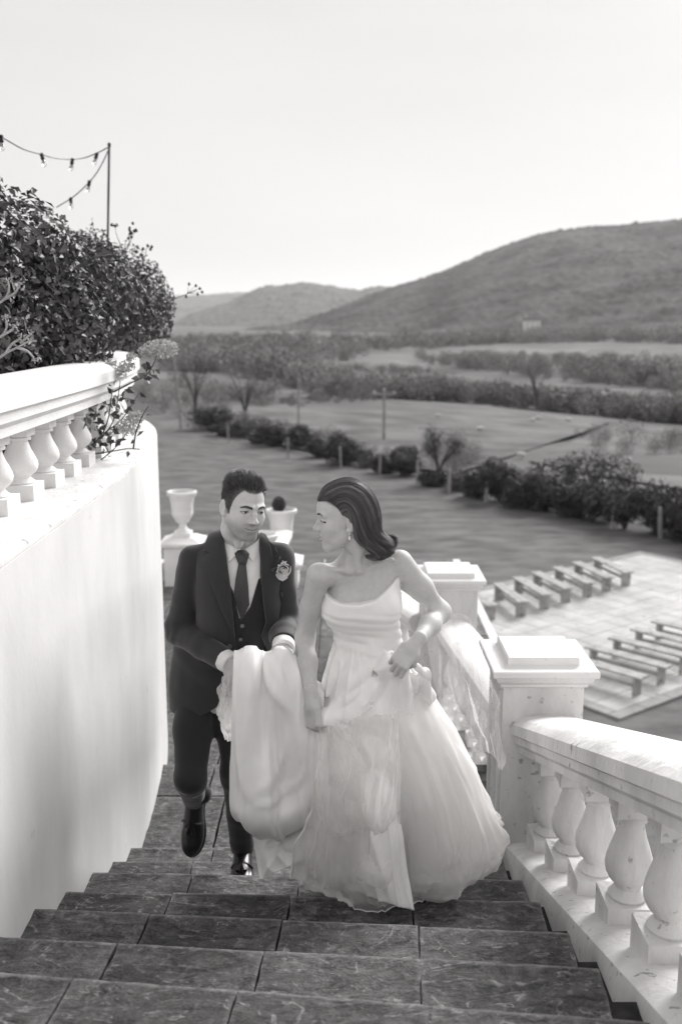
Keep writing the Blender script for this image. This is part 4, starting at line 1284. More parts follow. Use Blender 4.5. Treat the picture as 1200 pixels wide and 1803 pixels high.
# ------------------------------------------------------------------ a head in its own frame: x left, y forward, z up, origin between the ears at eye level
def head_sdf(q, fem=False, smile=0.0, open_mouth=0.0):
    ax = np.abs(q[..., 0]); s = np.stack([ax, q[..., 1], q[..., 2]], -1)      # mirrored
    d = ell(q, (0, -.008, .030), (.074, .096, .086))
    d = smin(d, ell(q, (0, .034, -.028), (.058 if fem else .061, .057, .083)), .028)
    if fem: d = smin(d, ell(q, (0, .040, .040), (.058, .0565, .050)), .020)      # upright forehead
    # jaw
    jw = .046 if fem else .052
    d = smin(d, cap(s, (jw, .0, -.055), (.018, .066, -.098), .016 if fem else .019, .016 if fem else .019), .026)
    d = smin(d, ell(q, (0, .072 if fem else .075, -.101), (.019 if fem else .023, .016, .017)), .016)
    d = smin(d, ell(s, (.044, .058, -.030 + .004 * smile), (.020, .022, .019)), .022)                # cheek
    d = smin(d, cap(s, (.010, .089 if fem else .0925, .018 if fem else .0155), (.046, .074, .020 if fem else .0175), .008 if fem else .0105, .008), .014)   # brow
    d = smax(d, -ell(s, (.033, .101, -.001), (.019, .015, .0105)), .012)                             # eye socket
    d = smin(d, smax(ell(s, (.0325, .0745, -.0015), (.0165, .0150, .0135)), -rbox(s, (.0325, .092, -.0032), (.0128, .012, .0029 if not fem else .0030), .0026), .0012), .003)
    # nose
    if fem:
        d = smin(d, chain(q, [(0, .088, .012), (0, .097, -.010), (0, .1095, -.029)], [.0062, .0060, .0064], .006), .009)
        d = smin(d, sph(q, (0, .1095, -.031), .0074), .006)
        d = smin(d, ell(q, (0, .090, -.032), (.013, .016, .013)), .008)
        d = smin(d, ell(s, (.0095, .0965, -.0355), (.0058, .0085, .0054)), .007)
    else:
        d = smin(d, chain(q, [(0, .089, .014), (0, .102, -.008), (0, .113, -.032)], [.0075, .0078, .009], .006), .010)
        d = smin(d, ell(q, (0, .091, -.034), (.015, .016, .013)), .008)
        d = smin(d, sph(q, (0, .1135, -.0345), .0105), .006)
        d = smin(d, ell(s, (.0130, .0995, -.038), (.0088, .0110, .0078)), .006)
    d = smax(d, -ell(s, (.0062, .1075, -.0445), (.0036, .0055, .0035)), .003) if not fem else smax(d, -ell(s, (.0048, .1030, -.0415), (.0020, .0040, .0022)), .002)
    # mouth
    ml = -.067
    fo = -.0045 if fem else 0.0
    d = smin(d, ell(q, (0, .078 + fo, ml - .002), (.030, .021, .024)), .014)
    cz = ml + .0015 + .005 * smile
    hw = .0235 + .004 * smile
    cy_ = -.010 * max(0, smile - .35)
    d = smin(d, smin(cap(s, (0, .0985 + fo, ml + .0042), (hw, .0855 + fo + cy_, cz), .0042 if not fem else .0034, .0022), cap(s, (0, .0980 + fo, ml - .0065 - open_mouth), (hw - .004, .0865 + fo + cy_, cz - .003), .0052 if not fem else .0044, .0028), .0015), .0045)
    d = smax(d, -cap(s, (0, .1045 + fo, ml - .0008 - open_mouth * .5), (hw + .001, .0880 + fo + cy_, cz + .0002), .0012 + open_mouth * .45, .0010), .0018)
    if smile: d = smin(d, ell(s, (.036, .066, -.050), (.014, .016, .020)), .022)
    d = smax(d, -ell(q, (0, .101, -.088), (.016, .008, .006)), .010)           # under the lip
    # ears
    Re = np.array([[math.cos(.38), -math.sin(.38), 0], [math.sin(.38), math.cos(.38), 0], [0, 0, 1]], np.float32)
    e = ell(s, (.0765, -.014, -.010), (.0065, .0175, .0315), Re)
    e = smin(e, sph(s, (.0735, -.002, -.036), .0075), .008)
    e = smax(e, -ell(s, (.0835, -.010, -.010), (.006, .0090, .0165), Re), .004)
    d = smin(d, e, .005)
    return d
def head_paint(q, fem, skin, hair, stubble=0.0, smile=.45):
    """reflectance of the skin by place on the face"""
    x, y, z = q[:, 0], q[:, 1], q[:, 2]; ax = np.abs(x)
    c = np.full(len(q), skin)
    front = y > .05
    # lips
    ml = -.067
    lip = front & (ax < .0255) & (y > (.070 if fem else .082)) & (np.abs(z - ml + .001) < .0105 * (1 - (ax / .028) ** 2) + .0015)
    c = np.where(lip, skin * (.50 if fem else .70), c)
    gro = front & (ax < .0235 + .005 * smile) & (np.abs(z - (ml - .0008 + (.002 + .005 * smile) * (ax / .0255) ** 2)) < .0017)
    c = np.where(gro, skin * .28, c)
    # brows
    bz = (.0205 if fem else .0150) + .0045 * np.sin(np.clip((ax - .012) / .04, 0, 1) * 2.4) - .004 * np.clip((ax - .036) / .015, 0, 1)
    br = front & (ax > (.012 if not fem else .014)) & (ax < .052) & (np.abs(z - bz) < (.0050 if not fem else .0042) * (1 - .5 * np.clip((ax - .03) / .02, 0, 1)))
    c = np.where(br, hair * 1.6 if not fem else hair * 1.2, c)
    # lash line / lids
    lid = front & (ax > .019) & (ax < (.053 if fem else .049)) & (np.abs(z - (.0012 - 14 * (ax - .0325) ** 2)) < (.0026 if fem else .0019))
    c = np.where(lid, .02 if fem else .05, c)
    lid2 = front & (ax > .021) & (ax < .046) & (np.abs(z + .0068 - 10 * (ax - .0325) ** 2) < .0012)
    c = np.where(lid2, skin * .6, c)
    nos = front & (ax < .0105) & (ax > .0025) & (z < -.0405) & (z > -.048) & (y > .101)
    c = np.where(nos, skin * .25, c)
    if stubble:
        b = np.clip((-.036 - z) / .03, 0, 1) * np.clip((y + .016) / .04, 0, 1) * np.clip((z + .135) / .02, 0, 1)
        mou = (ax < .034) & (z < -.047) & (z > -.06) & (y > .07)
        b = np.maximum(b, mou * .9)
        chk = np.exp(-((z + .050) / .02) ** 2 - ((ax - .042) / .014) ** 2)
        b = b * (1 - .5 * chk)
        b = np.where(lip, 0, b)
        c = c * (1 - stubble * np.clip(b, 0, 1))
    return c
def eyeball(root_loc, Rm, O, gaze, mb_v, parent, name='eye'):
    pass
def frame(fwd, up=(0, 0, 1)):
    f = unit(np.asarray(fwd, float)); l = unit(np.cross(up, f)); u = np.cross(f, l)
    return np.stack([l, f, u], 1)          # columns: left, forward, up
def strands_mesh(name, curves, rad, m, parent, sides=3, taper=True):
    """curves (n, k, 3): one mesh of thin hairs"""
    C = np.asarray(curves, float); n, k, _ = C.shape
    T = unit(np.gradient(C, axis=1))
    ref = unit(rng.normal(size=(n, 1, 3)))
    S = unit(np.cross(T, ref)); U = np.cross(T, S)
    rr = rad * (np.linspace(1, .35, k) if taper else np.ones(k))[None, :, None]
    ring = []
    for a in range(sides):
        th = 2 * math.pi * a / sides
        ring.append(C + rr * (math.cos(th) * S + math.sin(th) * U))
    V = np.stack(ring, 2).reshape(-1, 3)                      # n,k,sides
    base = (np.arange(n) * k * sides)[:, None, None]
    i = np.arange(k - 1)[None, :, None] * sides; a = np.arange(sides)[None, None, :]; a2 = (a + 1) % sides
    Fs = np.stack([base + i + a, base + i + a2, base + i + sides + a2, base + i + sides + a], -1).reshape(-1, 4)
    return obj(name, np_mesh(name, V, Fs, True), m, parent)
# ================================================================== HAND
def hand_sdf(p, wrist, R, s=1.0, curl=(1.1, 1.2, .8), spread=.1, thumb=((.030, .022, -.006), (.046, .050, -.022), (.036, .074, -.036), (.022, .086, -.042)), mirror=1):
    q = ((p - np.asarray(wrist, np.float32)) @ np.asarray(R, np.float32)) / s
    q = q * np.array([mirror, 1, 1], np.float32)
    d = rbox(q, (0, .048, 0), (.039, .044, .0145), .0135)
    d = smin(d, ell(q, (.022, .030, -.008), (.020, .030, .016)), .012)
    d = smin(d, cap(q, (0, -.045, 0), (0, .012, 0), .026, .027), .02)
    for i, (x, l, r0) in enumerate(((.0295, .94, .0088), (.0100, 1.05, .0090), (-.0098, .98, .0086), (-.0285, .78, .0076))):
        pos = np.array([x, .088 - .010 * (i == 3) - .004 * (i == 0), .003]); ang = 0.0
        side = spread * (x / .03)
        pts = [pos]
        for L_, a in zip((.043, .027, .021), curl):
            ang += a * (1 + .06 * (i - 1.5))
            pos = pos + l * L_ * np.array([math.sin(side) * math.cos(ang), math.cos(side) * math.cos(ang), -math.sin(ang)])
            pts.append(pos)
        f = chain(q, pts, [r0 * 1.12, r0 * 1.03, r0 * .95, r0 * .82], .002)
        f = smin(f, sph(q, pts[0] + np.array([0, 0, .003]), r0 * 1.05), .004)
        d = smin(d, f, .005)
    d = smin(d, chain(q, [np.array(t) for t in thumb], [.0125, .0105, .0092, .0078], .003), .007)
    return d * s
def vfolds(p, o, axis, fa, fc):
    a = unit(np.asarray(axis, float)); b = unit(np.cross(a, [0.31, .9, .2])); c = np.cross(a, b)
    q = p - np.asarray(o)
    return vnoise(np.stack([q @ a * fa, q @ b * fc, q @ c * fc], -1))

# ================================================================== GROOM
GS = .93
GO_ = P(428, 891, 3.47)
GF = unit(np.array([math.sin(math.radians(31)), -math.cos(math.radians(31)), -.10]))
GR = frame(GF, (.15, .0, 1))
gN = P(424, 958, 3.56)
g_shR, g_shL = P(342, 992, 3.58), P(491, 988, 3.55)
g_elR, g_wrR = P(317, 1110, 3.60), P(405, 1168, 3.41)
g_elL, g_wrL = P(499, 1092, 3.58), P(499, 1142, 3.36)
g_chest, g_waist, g_hip = P(417, 1040, 3.57), P(404, 1140, 3.63), P(388, 1215, 3.68)
g_hipR, g_hipL = P(346, 1195, 3.69), P(412, 1190, 3.70)
g_knR, g_anR = P(335, 1372, 3.46), P(342, 1406, 3.82)
g_knL, g_anL = P(416, 1360, 3.54), P(427, 1490, 3.74)
GB = np.array([-.40, 3.70, .282])               # base of the figure: the tread under his standing foot

def g_head_local(p): return (p - GO_.astype(np.float32)) @ GR.astype(np.float32) / GS
def gl(*v): return GO_ + GS * (GR @ np.array(v))
def g_neck(p):
    d = chain(p, [gl(0, -.036, -.045), gl(0, -.034, -.10), gN + np.array([0, .01, .02])], [.050, .049, .060], .02)
    d = smin(d, sph(p, gl(0, .008, -.150), .016), .016)           # larynx and the two neck cords
    for sx in (-1, 1):
        d = smin(d, cap(p, gl(sx * .052, -.035, -.05), gN + np.array([sx * .015, -.052, -.01]), .010, .010), .016)
    return d
def g_headfn(p):
    q = g_head_local(p)
    return smin(head_sdf(q, False, .45) * GS, g_neck(p), .012)
HRR = frame(unit(g_wrR - g_elR + np.array([.0, -.1, -.05])), (-.3, -.7, .6))
HRL = frame(unit(np.array([-.25, -1, -.35])), (.2, -.35, 1))
def g_handR(p): return hand_sdf(p, g_wrR, HRR, 1.0, (.9, 1.3, .9), mirror=-1)
def g_handL(p): return hand_sdf(p, g_wrL, HRL, 1.0, (.7, 1.1, .9), mirror=1)
def g_under(p):
    """the body inside the clothes"""
    d = smin(ell(p, g_chest, (.145, .10, .19)), ell(p, g_waist, (.135, .095, .15)), .06)
    d = smin(d, ell(p, g_hip, (.15, .105, .12)), .06)
    d = smin(d, cap(p, g_shR, g_shL, .05), .05)
    d = smin(d, g_neck(p), .03)
    for a, b, c in ((g_shR, g_elR, g_wrR), (g_shL, g_elL, g_wrL)):
        d = smin(d, chain(p, [a, b, c], [.05, .042, .028], .02), .02)
    for a, b, c in ((g_hipR, g_knR, g_anR), (g_hipL, g_knL, g_anL)):
        d = smin(d, chain(p, [a, b, c], [.078, .055, .04], .02), .03)
    d = smin(d, g_handR(p), .01)
    d = smin(d, g_handL(p), .01)
    return d
parts_V, parts_F, parts_C = [], [], []
def add_part(V, Fs, C):
    o = sum(len(v) for v in parts_V)
    parts_V.append(V); parts_F.append(Fs + o); parts_C.append(C)
V, Fs = surface_net(g_headfn, GO_ - np.array([.13, .14, .215]), GO_ + np.array([.14, .15, .14]), .0017)
V = relax(V, Fs, 1, .4)
q = (V - GO_) @ GR / GS
col = head_paint(q, False, .53, .032, stubble=.42)
def g_hairline(q):
    th = np.degrees(np.arctan2(np.abs(q[:, 0]), q[:, 1] - .0))
    return np.interp(th, [0, 14, 28, 42, 54, 62, 70, 80, 88, 94, 105, 125, 150, 180], [.066, .068, .074, .062, .040, .012, -.022, -.028, -.010, .016, .010, -.030, -.058, -.062])
zl = g_hairline(q)
msk = np.clip((q[:, 2] - zl) / .006 + .5 + .35 * vnoise(q, 160), 0, 1) * (np.abs(q[:, 0]) < .0775)
fade = np.clip((q[:, 2] - zl) / .05, 0, 1)
col = col * (1 - msk) + msk * (.10 * (1 - fade) + .030 * fade)
add_part(V, Fs, col)
V2, F2 = surface_net(g_under, np.array([-.80, 3.1, .28]), np.array([-.02, 4.05, 1.74]), .0075)
cc = V2[F2].mean(1)
hl = lambda c: (np.linalg.norm(c - g_wrR, axis=1) < .17) | (np.linalg.norm(c - g_wrL, axis=1) < .17)
keep = (cc[:, 2] < gN[2] + .01) & ~hl(cc)
add_part(V2, F2[keep], np.full(len(V2), .50))
for fnh, w in ((g_handR, g_wrR), (g_handL, g_wrL)):
    Vh, Fh = surface_net(fnh, w - .17, w + .17, .003)
    add_part(relax(Vh, Fh, 1, .3), Fh, np.full(len(Vh), .48))
# eyeballs
def uv_sphere(n=18, m_=12):
    V = [(0, 0, 1)] + [(math.sin(math.pi * i / m_) * math.cos(2 * math.pi * j / n), math.sin(math.pi * i / m_) * math.sin(2 * math.pi * j / n), math.cos(math.pi * i / m_)) for i in range(1, m_) for j in range(n)] + [(0, 0, -1)]
    Fq = []
    for i in range(m_ - 2):
        for j in range(n):
            a, b = 1 + i * n + j, 1 + i * n + (j + 1) % n
            Fq.append((a, a + n, b + n, b))
    last = len(V) - 1
    for j in range(n):
        Fq.append((0, 1 + j, 1 + (j + 1) % n, 0)); Fq.append((last, last - 1 - j, last - 1 - (j + 1) % n, last))
    return np.array(V), np.array([f for f in Fq if len(set(f)) == 4])
def add_eyes(O, R, gaze, white=.5, s=1.0):
    S, SF = uv_sphere(40, 40)
    g = unit(np.array(gaze, float))
    for sx in (-1, 1):
        c = np.array([sx * .0325, .0752, -.0015])
        ang = np.arccos(np.clip(S @ g, -1, 1))
        C = np.where(ang < .20, .012, np.where(ang < .48, .06, white))
        add_part(O + s * ((c + S * .0128) @ R.T), SF, C)
add_eyes(GO_, GR, (.20, .95, -.16), s=GS)
def flush(name, m, loc, parent=None):
    global parts_V, parts_F, parts_C
    V = np.concatenate(parts_V) - np.array(loc); Fs = np.concatenate(parts_F); C = np.concatenate(parts_C)
    me = np_mesh(name, V, Fs, True); add_col(me, 'col', C)
    parts_V, parts_F, parts_C = [], [], []
    return obj(name, me, m, parent)
GQ = empty('person', tuple(GB))
tag(GQ, 'man in dark three-piece suit climbing the stairs, carrying the satin train', 'person')
# the body itself is one mesh; clothing and hair hang from the same root
gbody = flush('body', M['skin'], GB, GQ)
off_g = lambda o: (setattr(o, 'location', tuple(-GB)), o)[1]

# ---- hair
def g_hair():
    r = np.random.default_rng(21)
    V = parts_head_V; q = (V - GO_) @ GR / GS
    ok = (q[:, 2] > g_hairline(q) + .002 * r.normal(size=len(q))) & (np.abs(q[:, 0]) < .0775) & (q[:, 2] > -.07)
    cand = np.where(ok)[0]
    idx = r.choice(cand, 9500)
    p = q[idx] + r.normal(size=(len(idx), 3)) * .001
    n = sdf_normal(lambda a: head_sdf(a), p.astype(np.float32))
    top = np.clip((p[:, 2] - .055) / .035, 0, 1)
    frontness = np.clip((p[:, 1] - .02) / .06, 0, 1) * top
    Ln = .006 + .007 * np.clip((p[:, 2] - .0) / .05, 0, 1) + top * (.020 + .014 * frontness) * r.uniform(.7, 1.15, len(p))
    clump = np.stack([fbm(p, 55, 1), fbm(p + 9, 55, 1), fbm(p + 21, 55, 1)], -1)
    flow_side = np.stack([np.zeros(len(p)), -.6 * np.ones(len(p)), -.55 * np.ones(len(p))], -1)
    flow_top = np.stack([.20 + 0 * p[:, 0], -.45 - .1 * frontness + .5 * frontness, .75 + 0 * p[:, 0]], -1)
    d = n * (.35 + .35 * top)[:, None] + flow_side * (1 - top)[:, None] + flow_top * top[:, None] + clump * (.16 + .42 * top)[:, None] + .10 * r.normal(size=p.shape)
    d = unit(d)
    bend = np.stack([0 * top, -.75 * top, -.35 * top], -1)
    k = 5
    t = np.linspace(0, 1, k)[None, :, None]
    C = p[:, None] + Ln[:, None, None] * (d[:, None] * t + .5 * bend[:, None] * t ** 2) - n[:, None] * .0015
    return strands_mesh('hair', GO_ + GS * (C @ GR.T), .00075, M['hair_m'], GQ)
Vh, Fh = V, Fs
parts_head_V = V
off_g(g_hair())

# ---- jacket, waistcoat, shirt
hem_z = 1.03
def torso_fn(p):
    d = ell(p, g_chest + np.array([0, 0, .01]), (.166, .115, .205))
    d = smin(d, ell(p, g_waist, (.152, .112, .17)), .07)
    d = smin(d, ell(p, g_hip + np.array([-.020, -.012, -.03]), (.180, .142, .38)), .07)
    d = smin(d, cap(p, gN + np.array([-.03, .03, -.035]), g_shR + np.array([-.012, 0, .030]), .048, .036), .035)
    d = smin(d, cap(p, gN + np.array([.03, .03, -.035]), g_shL + np.array([.012, 0, .030]), .048, .036), .035)
    return d
def sleeve(p, a, b, c, end):
    b2 = np.asarray(b); c2 = np.asarray(c)
    d = chain(p, [a, (np.asarray(a) + b2) / 2, b2, b2 + (c2 - b2) * .5, b2 + (c2 - b2) * end], [.060, .057, .054, .049, .044], .012)
    t = np.clip(((p - b2) @ unit(b2 - a)), -.2, .2)
    w = np.exp(-(np.linalg.norm(p - b2, axis=-1) / .13) ** 2)
    d = d + (.0085 * w + .003) * vfolds(p, b2, unit(np.asarray(a) - c2) + unit(c2 - b2) * .4, 26, 7) + .004 * w * vfolds(p, b2, c2 - b2, 48, 11)
    cut = (p - (b2 + (c2 - b2) * end)) @ unit(c2 - b2).astype(np.float32)
    return smax(d, cut, .004)
def jacket_fn(p):
    d = torso_fn(p)
    # soft drape of the cloth
    d = d + .0055 * fbm(p * np.array([1, 1, .45]), 11, 2) + .004 * vfolds(p, g_waist, (.5, 0, .8), 26, 6)
    # skirt of the jacket hangs clear and is cut away in a curve at the front
    hx = (p[..., 0] - g_hip[0])
    hemz = hem_z + .55 * np.clip(hx + .09, 0, .3) * (p[..., 1] < g_hip[1])
    d = smax(d, hemz - p[..., 2], .006)
    d = smin(d, sleeve(p, g_shR, g_elR, g_wrR, .90), .022)
    d = smin(d, sleeve(p, g_shL, g_elL, g_wrL, .86), .022)
    # neck hole
    d = smax(d, -cap(p, gN + np.array([.012, -.01, .2]), gN + np.array([.0, .0, -.03]), .070, .058), .01)
    return d
jk = sdf_obj('jacket', jacket_fn, (-.80, 3.30, .93), (-.08, 3.86, 1.78), .0048, M['suit'], GQ, 1); off_g(jk)
def shirt_collar_fn(p):
    a = gN + np.array([.012, -.012, .052]); b = gN + np.array([.004, -.004, -.02])
    o = cap(p, a, b, .066, .072); i = cap(p, a + np.array([0, 0, .06]), b - np.array([0, 0, .05]), .0605, .066)
    d = smax(o, -i, .002)
    n = unit(np.array([.06, -.62, 1.0]))
    d = smax(d, (p - (gN + np.array([0, 0, .034]))) @ n.astype(np.float32), .003)
    return d
cb_ = sdf_obj('collar_band', shirt_collar_fn, gN - np.array([.12, .12, .06]), gN + np.array([.12, .12, .14]), .0028, M['shirt'], GQ, 1); off_g(cb_)
base_fn = torso_fn
KW = dict(parent=GQ, loc=GB)
shf = panel('shirt_front', [(397, 948), (425, 972), (452, 955), (460, 985), (457, 1030), (440, 1080), (424, 1096), (408, 1050), (399, 990)], base_fn, .008, M['shirt'], step=5, **KW)
panel('waistcoat', [(404, 1025), (411, 1040), (421, 1086), (426, 1087), (440, 1066), (453, 1020), (463, 1012), (474, 1060), (474, 1165), (398, 1165), (398, 1100)], base_fn, .0150, M['waistcoat'], step=5, thick=.005, **KW)
panel('waistcoat_front', [(404, 1030), (410, 1040), (421.5, 1086), (428, 1090), (421, 1120), (418, 1166), (396, 1166), (396, 1100)], base_fn, .0195, M['waistcoat'], step=5, thick=.005, **KW)
panel('tie', [(420, 992), (432, 992), (436, 1030), (438, 1062), (425, 1090), (412, 1048), (415, 1020)], base_fn, .016, M['tie'], step=4, thick=.006, dome=.005, **KW)
panel('tie_knot', [(413.5, 977), (419, 972), (432, 972), (437, 978), (432.5, 995), (420, 995)], base_fn, .020, M['tie'], step=3, thick=.012, dome=.010, **KW)
panel('collar_flap', [(394, 933), (399, 943), (411, 959), (424, 969), (421, 975), (412, 983), (404, 991), (399, 972), (395, 950)], base_fn, .017, M['shirt'], step=4, thick=.003, dome=.004, **KW)
panel('collar_flap', [(454, 953), (447, 962), (430, 971), (434, 977), (443, 990), (450, 978), (455, 965)], base_fn, .017, M['shirt'], step=4, thick=.003, dome=.004, **KW)
for k, (bx, by) in enumerate([(426, 1096), (423, 1119), (420.5, 1142)]):
    p0 = trace(base_fn, [bx], [by])[0]; nn = sdf_normal(base_fn, p0[None])[0]
    b = MB(); b.lathe([(0, 0), (.0072, 0), (.008, .002), (.0072, .0042), (.005, .0036), (0, .0036)], 14, cap=False)
    o = b.build('button', M['button'], GQ, True); o.location = tuple(p0 + nn * .0195 - GB); o.rotation_euler = Vector(nn).to_track_quat('Z', 'Y').to_euler()
jfn = lambda p: torso_fn(p) + .0045 * fbm(p * np.array([1, 1, .45]), 11, 2)
# jacket fronts and lapels
panel('jacket_front', [(350, 975), (372, 960), (392, 935), (398, 962), (407, 1030), (414, 1112), (415, 1140), (410, 1175), (352, 1175), (350, 1100)], base_fn, .024, M['suit'], step=6, thick=.007, off_fn=lambda v: -.012 * np.clip((385 - v[:, 0]) / 35, 0, 1), **KW)
panel('jacket_front', [(454, 950), (470, 958), (486, 966), (498, 985), (500, 1060), (496, 1150), (462, 1150), (455, 1112), (462, 1088), (455, 1012)], base_fn, .024, M['suit'], step=6, thick=.007, off_fn=lambda v: .012 * np.exp(-((v[:, 0] - 470) / 12) ** 2) * np.clip((v[:, 1] - 1000) / 80, 0, 1) - .012 * np.clip((v[:, 0] - 478) / 20, 0, 1), **KW)
panel('lapel', [(394, 931), (398, 958), (408, 1036), (414, 1112), (396, 1076), (378, 1030), (364, 986), (378, 977), (366, 973), (377, 946)], base_fn, .0315, M['suit'], step=5, thick=.004, dome=.004, **KW)
panel('lapel', [(454, 950), (455, 1010), (462, 1089), (463, 1143), (480, 1143), (481, 1033), (487, 1002), (478, 988), (486, 982), (476, 962), (464, 953)], base_fn, .0315, M['suit'], step=5, thick=.004, dome=.006, **KW)
panel('pocket_welt', [(484, 1042), (497, 1030), (498, 1037), (485, 1050)], base_fn, .028, M['suit'], step=4, thick=.004, **KW)
for bx, by in [(406, 1130)]:
    p0 = trace(base_fn, [bx], [by])[0]; nn = sdf_normal(base_fn, p0[None])[0]
    b = MB(); b.lathe([(0, 0), (.0092, 0), (.010, .002), (.0092, .0046), (.0065, .004), (0, .004)], 14, cap=False)
    o = b.build('button', M['button'], GQ, True); o.location = tuple(p0 + nn * .0245 - GB); o.rotation_euler = Vector(nn).to_track_quat('Z', 'Y').to_euler()
slR = lambda p: sleeve(p, g_shR, g_elR, g_wrR, .90)
for k in range(4):
    bx, by = 358 + k * 7.2, 1169 + k * 4.6
    p0 = trace(slR, [bx], [by])[0]; nn = sdf_normal(slR, p0[None])[0]
    b = MB(); b.lathe([(0, 0), (.0062, 0), (.007, .002), (.006, .004), (0, .0036)], 12, cap=False)
    o = b.build('cuff_button', M['button'], GQ, True); o.location = tuple(p0 + nn * .001 - GB); o.rotation_euler = Vector(nn).to_track_quat('Z', 'Y').to_euler()
def cuff_fn(a, b, s0, s1, r0, r1):
    a = np.asarray(a); b = np.asarray(b)
    A, B_ = a + (b - a) * s0, a + (b - a) * s1
    ax = unit(B_ - A).astype(np.float32)
    def fn(p):
        d = cap(p, A, B_, r0, r1)
        return smax(smax(d, (p - B_.astype(np.float32)) @ ax, .003), (A.astype(np.float32) - p) @ ax, .003) + .0012 * vnoise(p, 60)
    return fn
for a, b, s0, s1 in ((g_elR, g_wrR, .8, 1.03), (g_elL, g_wrL, .7, 1.04)):
    o = sdf_obj('shirt_cuff', cuff_fn(a, b, s0, s1, .041, .040), np.minimum(a, b) - .1, np.maximum(a, b) + .1, .003, M['shirt'], GQ, 1); off_g(o)

# ---- trousers, socks, shoes
def trouser_leg(p, h, k_, a, e, r=(.098, .090, .076, .070)):
    h, k_, a = map(np.asarray, (h, k_, a))
    end = k_ + (a - k_) * e
    d = chain(p, [h, (h + k_) / 2, k_, end], r, .03)
    w = np.exp(-(np.linalg.norm(p - k_, axis=-1) / .15) ** 2)
    wb = np.exp(-(np.linalg.norm(p - end, axis=-1) / .12) ** 2)
    d = d + (.005 * w + .002) * vfolds(p, k_, a - k_, 24, 8) + .004 * wb * vfolds(p, end, a - k_, 24, 6)
    return smax(d, (p - end.astype(np.float32)) @ unit(a - k_).astype(np.float32), .006)
def trousers_fn(p):
    d = ell(p, g_hip + np.array([0, .01, .02]), (.150, .112, .12))
    d = smin(d, trouser_leg(p, g_hipR, g_knR, g_anR, .99, (.080, .071, .055, .046)), .03)
    return smin(d, trouser_leg(p, g_hipL, g_knL, g_anL, 1.03, (.086, .074, .056, .050)), .03)
tr = sdf_obj('trousers', trousers_fn, (-.82, 3.2, .30), (-.18, 4.0, 1.32), .0048, M['waistcoat'], GQ, 1); off_g(tr)
def shoe(heel, fwd, up, ank, lab=None):
    R = frame(fwd, up); heel = np.asarray(heel)
    def upper(p):
        q = (p - heel.astype(np.float32)) @ R.astype(np.float32)
        d = smin(ell(q, (0, .045, .045), (.035, .052, .05)), ell(q, (0, .125, .042), (.040, .075, .048)), .03)
        d = smin(d, ell(q, (.004, .205, .030), (.048, .085, .036)), .03)
        d = smin(d, cap(q, (0, .075, .075), (0, .150, .058), .036, .030), .02)
        d = smax(d, .004 - q[..., 2], .003)
        # seam of the apron
        d = d + .0018 * np.exp(-((ell(q, (.003, .185, .06), (.030, .075, .03))) / .003) ** 2)
        return smax(d, -cap(q, (0, .055, .105), (0, .06, .2), .031), .004)
    def sole(p):
        q = (p - heel.astype(np.float32)) @ R.astype(np.float32)
        q2 = q * np.array([1, 1, .02], np.float32)
        d = smin(ell(q2, (0, .045, 0), (.039, .056, 1)), ell(q2, (.004, .205, 0), (.053, .090, 1)), .04)
        d = smin(d, ell(q2, (0, .125, 0), (.036, .08, 1)), .03)
        sl_ = np.abs(q[..., 2] + .003) - .0065
        sl2 = np.maximum(np.abs(q[..., 2] + .012) - .013, q[..., 1] - .075)
        return smax(d, np.minimum(sl_, sl2), .002)
    lo_, hi_ = heel - .34, heel + .34
    u = sdf_obj('shoe', upper, lo_, hi_, .0035, M['leather'], GQ, 1); off_g(u)
    s_ = sdf_obj('sole', sole, lo_, hi_, .0035, M['sole'], u, 0); 
    # strap and tassels of the loafer
    mb = MB()
    arc = [heel + R @ np.array([.042 * math.cos(t), .150 + .004 * math.sin(t * 2), .052 + .034 * math.sin(t)]) for t in np.linspace(.25, math.pi - .25, 9)]
    mb.tube(arc, .0065, 6); st = mb.build('strap', M['leather'], u, True)
    for sx in (-1, 1):
        mb = MB()
        a = heel + R @ np.array([sx * .004, .160, .089]); b = heel + R @ np.array([sx * .014, .195, .076])
        mb.tube([a, a + (b - a) * .3, a + (b - a) * .35, b], [.003, .004, .008, .0095], 7); mb.build('tassel', M['leather'], u, True)
    def sock(p):
        return chain(p, [np.asarray(ank) + unit(np.asarray(g_knL) - ank) * .08, ank, heel + R @ np.array([0, .06, .07])], [.042, .038, .036], .02)
    so = sdf_obj('sock', sock, np.asarray(ank) - .2, np.asarray(ank) + .2, .006, M['waistcoat'], GQ, 1); off_g(so)
shoe((-.405, 3.79, .296), (.06, -1, 0), (0, 0, 1), g_anL)
fR = unit(np.array([-.09, -.42, -.90]))
RR_ = frame(fR, (0, -.9, .4))
hR = g_anR - RR_ @ np.array([0, .055, .085])
shoe(hR, fR, (0, -.9, .4), g_anR)

# ---- buttonhole flower
bc = trace(base_fn, [482], [997])[0]; bn = sdf_normal(base_fn, bc[None])[0]
bc = bc + bn * .036
bq = empty('buttonhole_flower', tuple(bc)); tag(bq, 'white rose buttonhole with leaves and tiny sprigs on the dark lapel', 'flower')
BR = frame(bn, (0, 0, 1))
def petal_mesh(r, h, open_, a0):
    n, m_ = 9, 6; Vv = []
    for i in range(m_):
        t = i / (m_ - 1)
        for j in range(n):
            w = j / (n - 1) - .5
            a = a0 + w * 2.3
            rr = r * (.35 + .65 * math.sin(t * 1.5)) * (1 + open_ * t ** 3)
            hh = h * (t - .5) * (1 - .5 * (2 * w) ** 2 * t)
            Vv.append((rr * math.cos(a), hh, rr * math.sin(a)))
    return Vv, [(i * n + j, i * n + j + 1, (i + 1) * n + j + 1, (i + 1) * n + j) for i in range(m_ - 1) for j in range(n - 1)]
M['petal'] = mat('rose_petal', .80, .88, .6, scale=90, spec=.3, trans=.35)
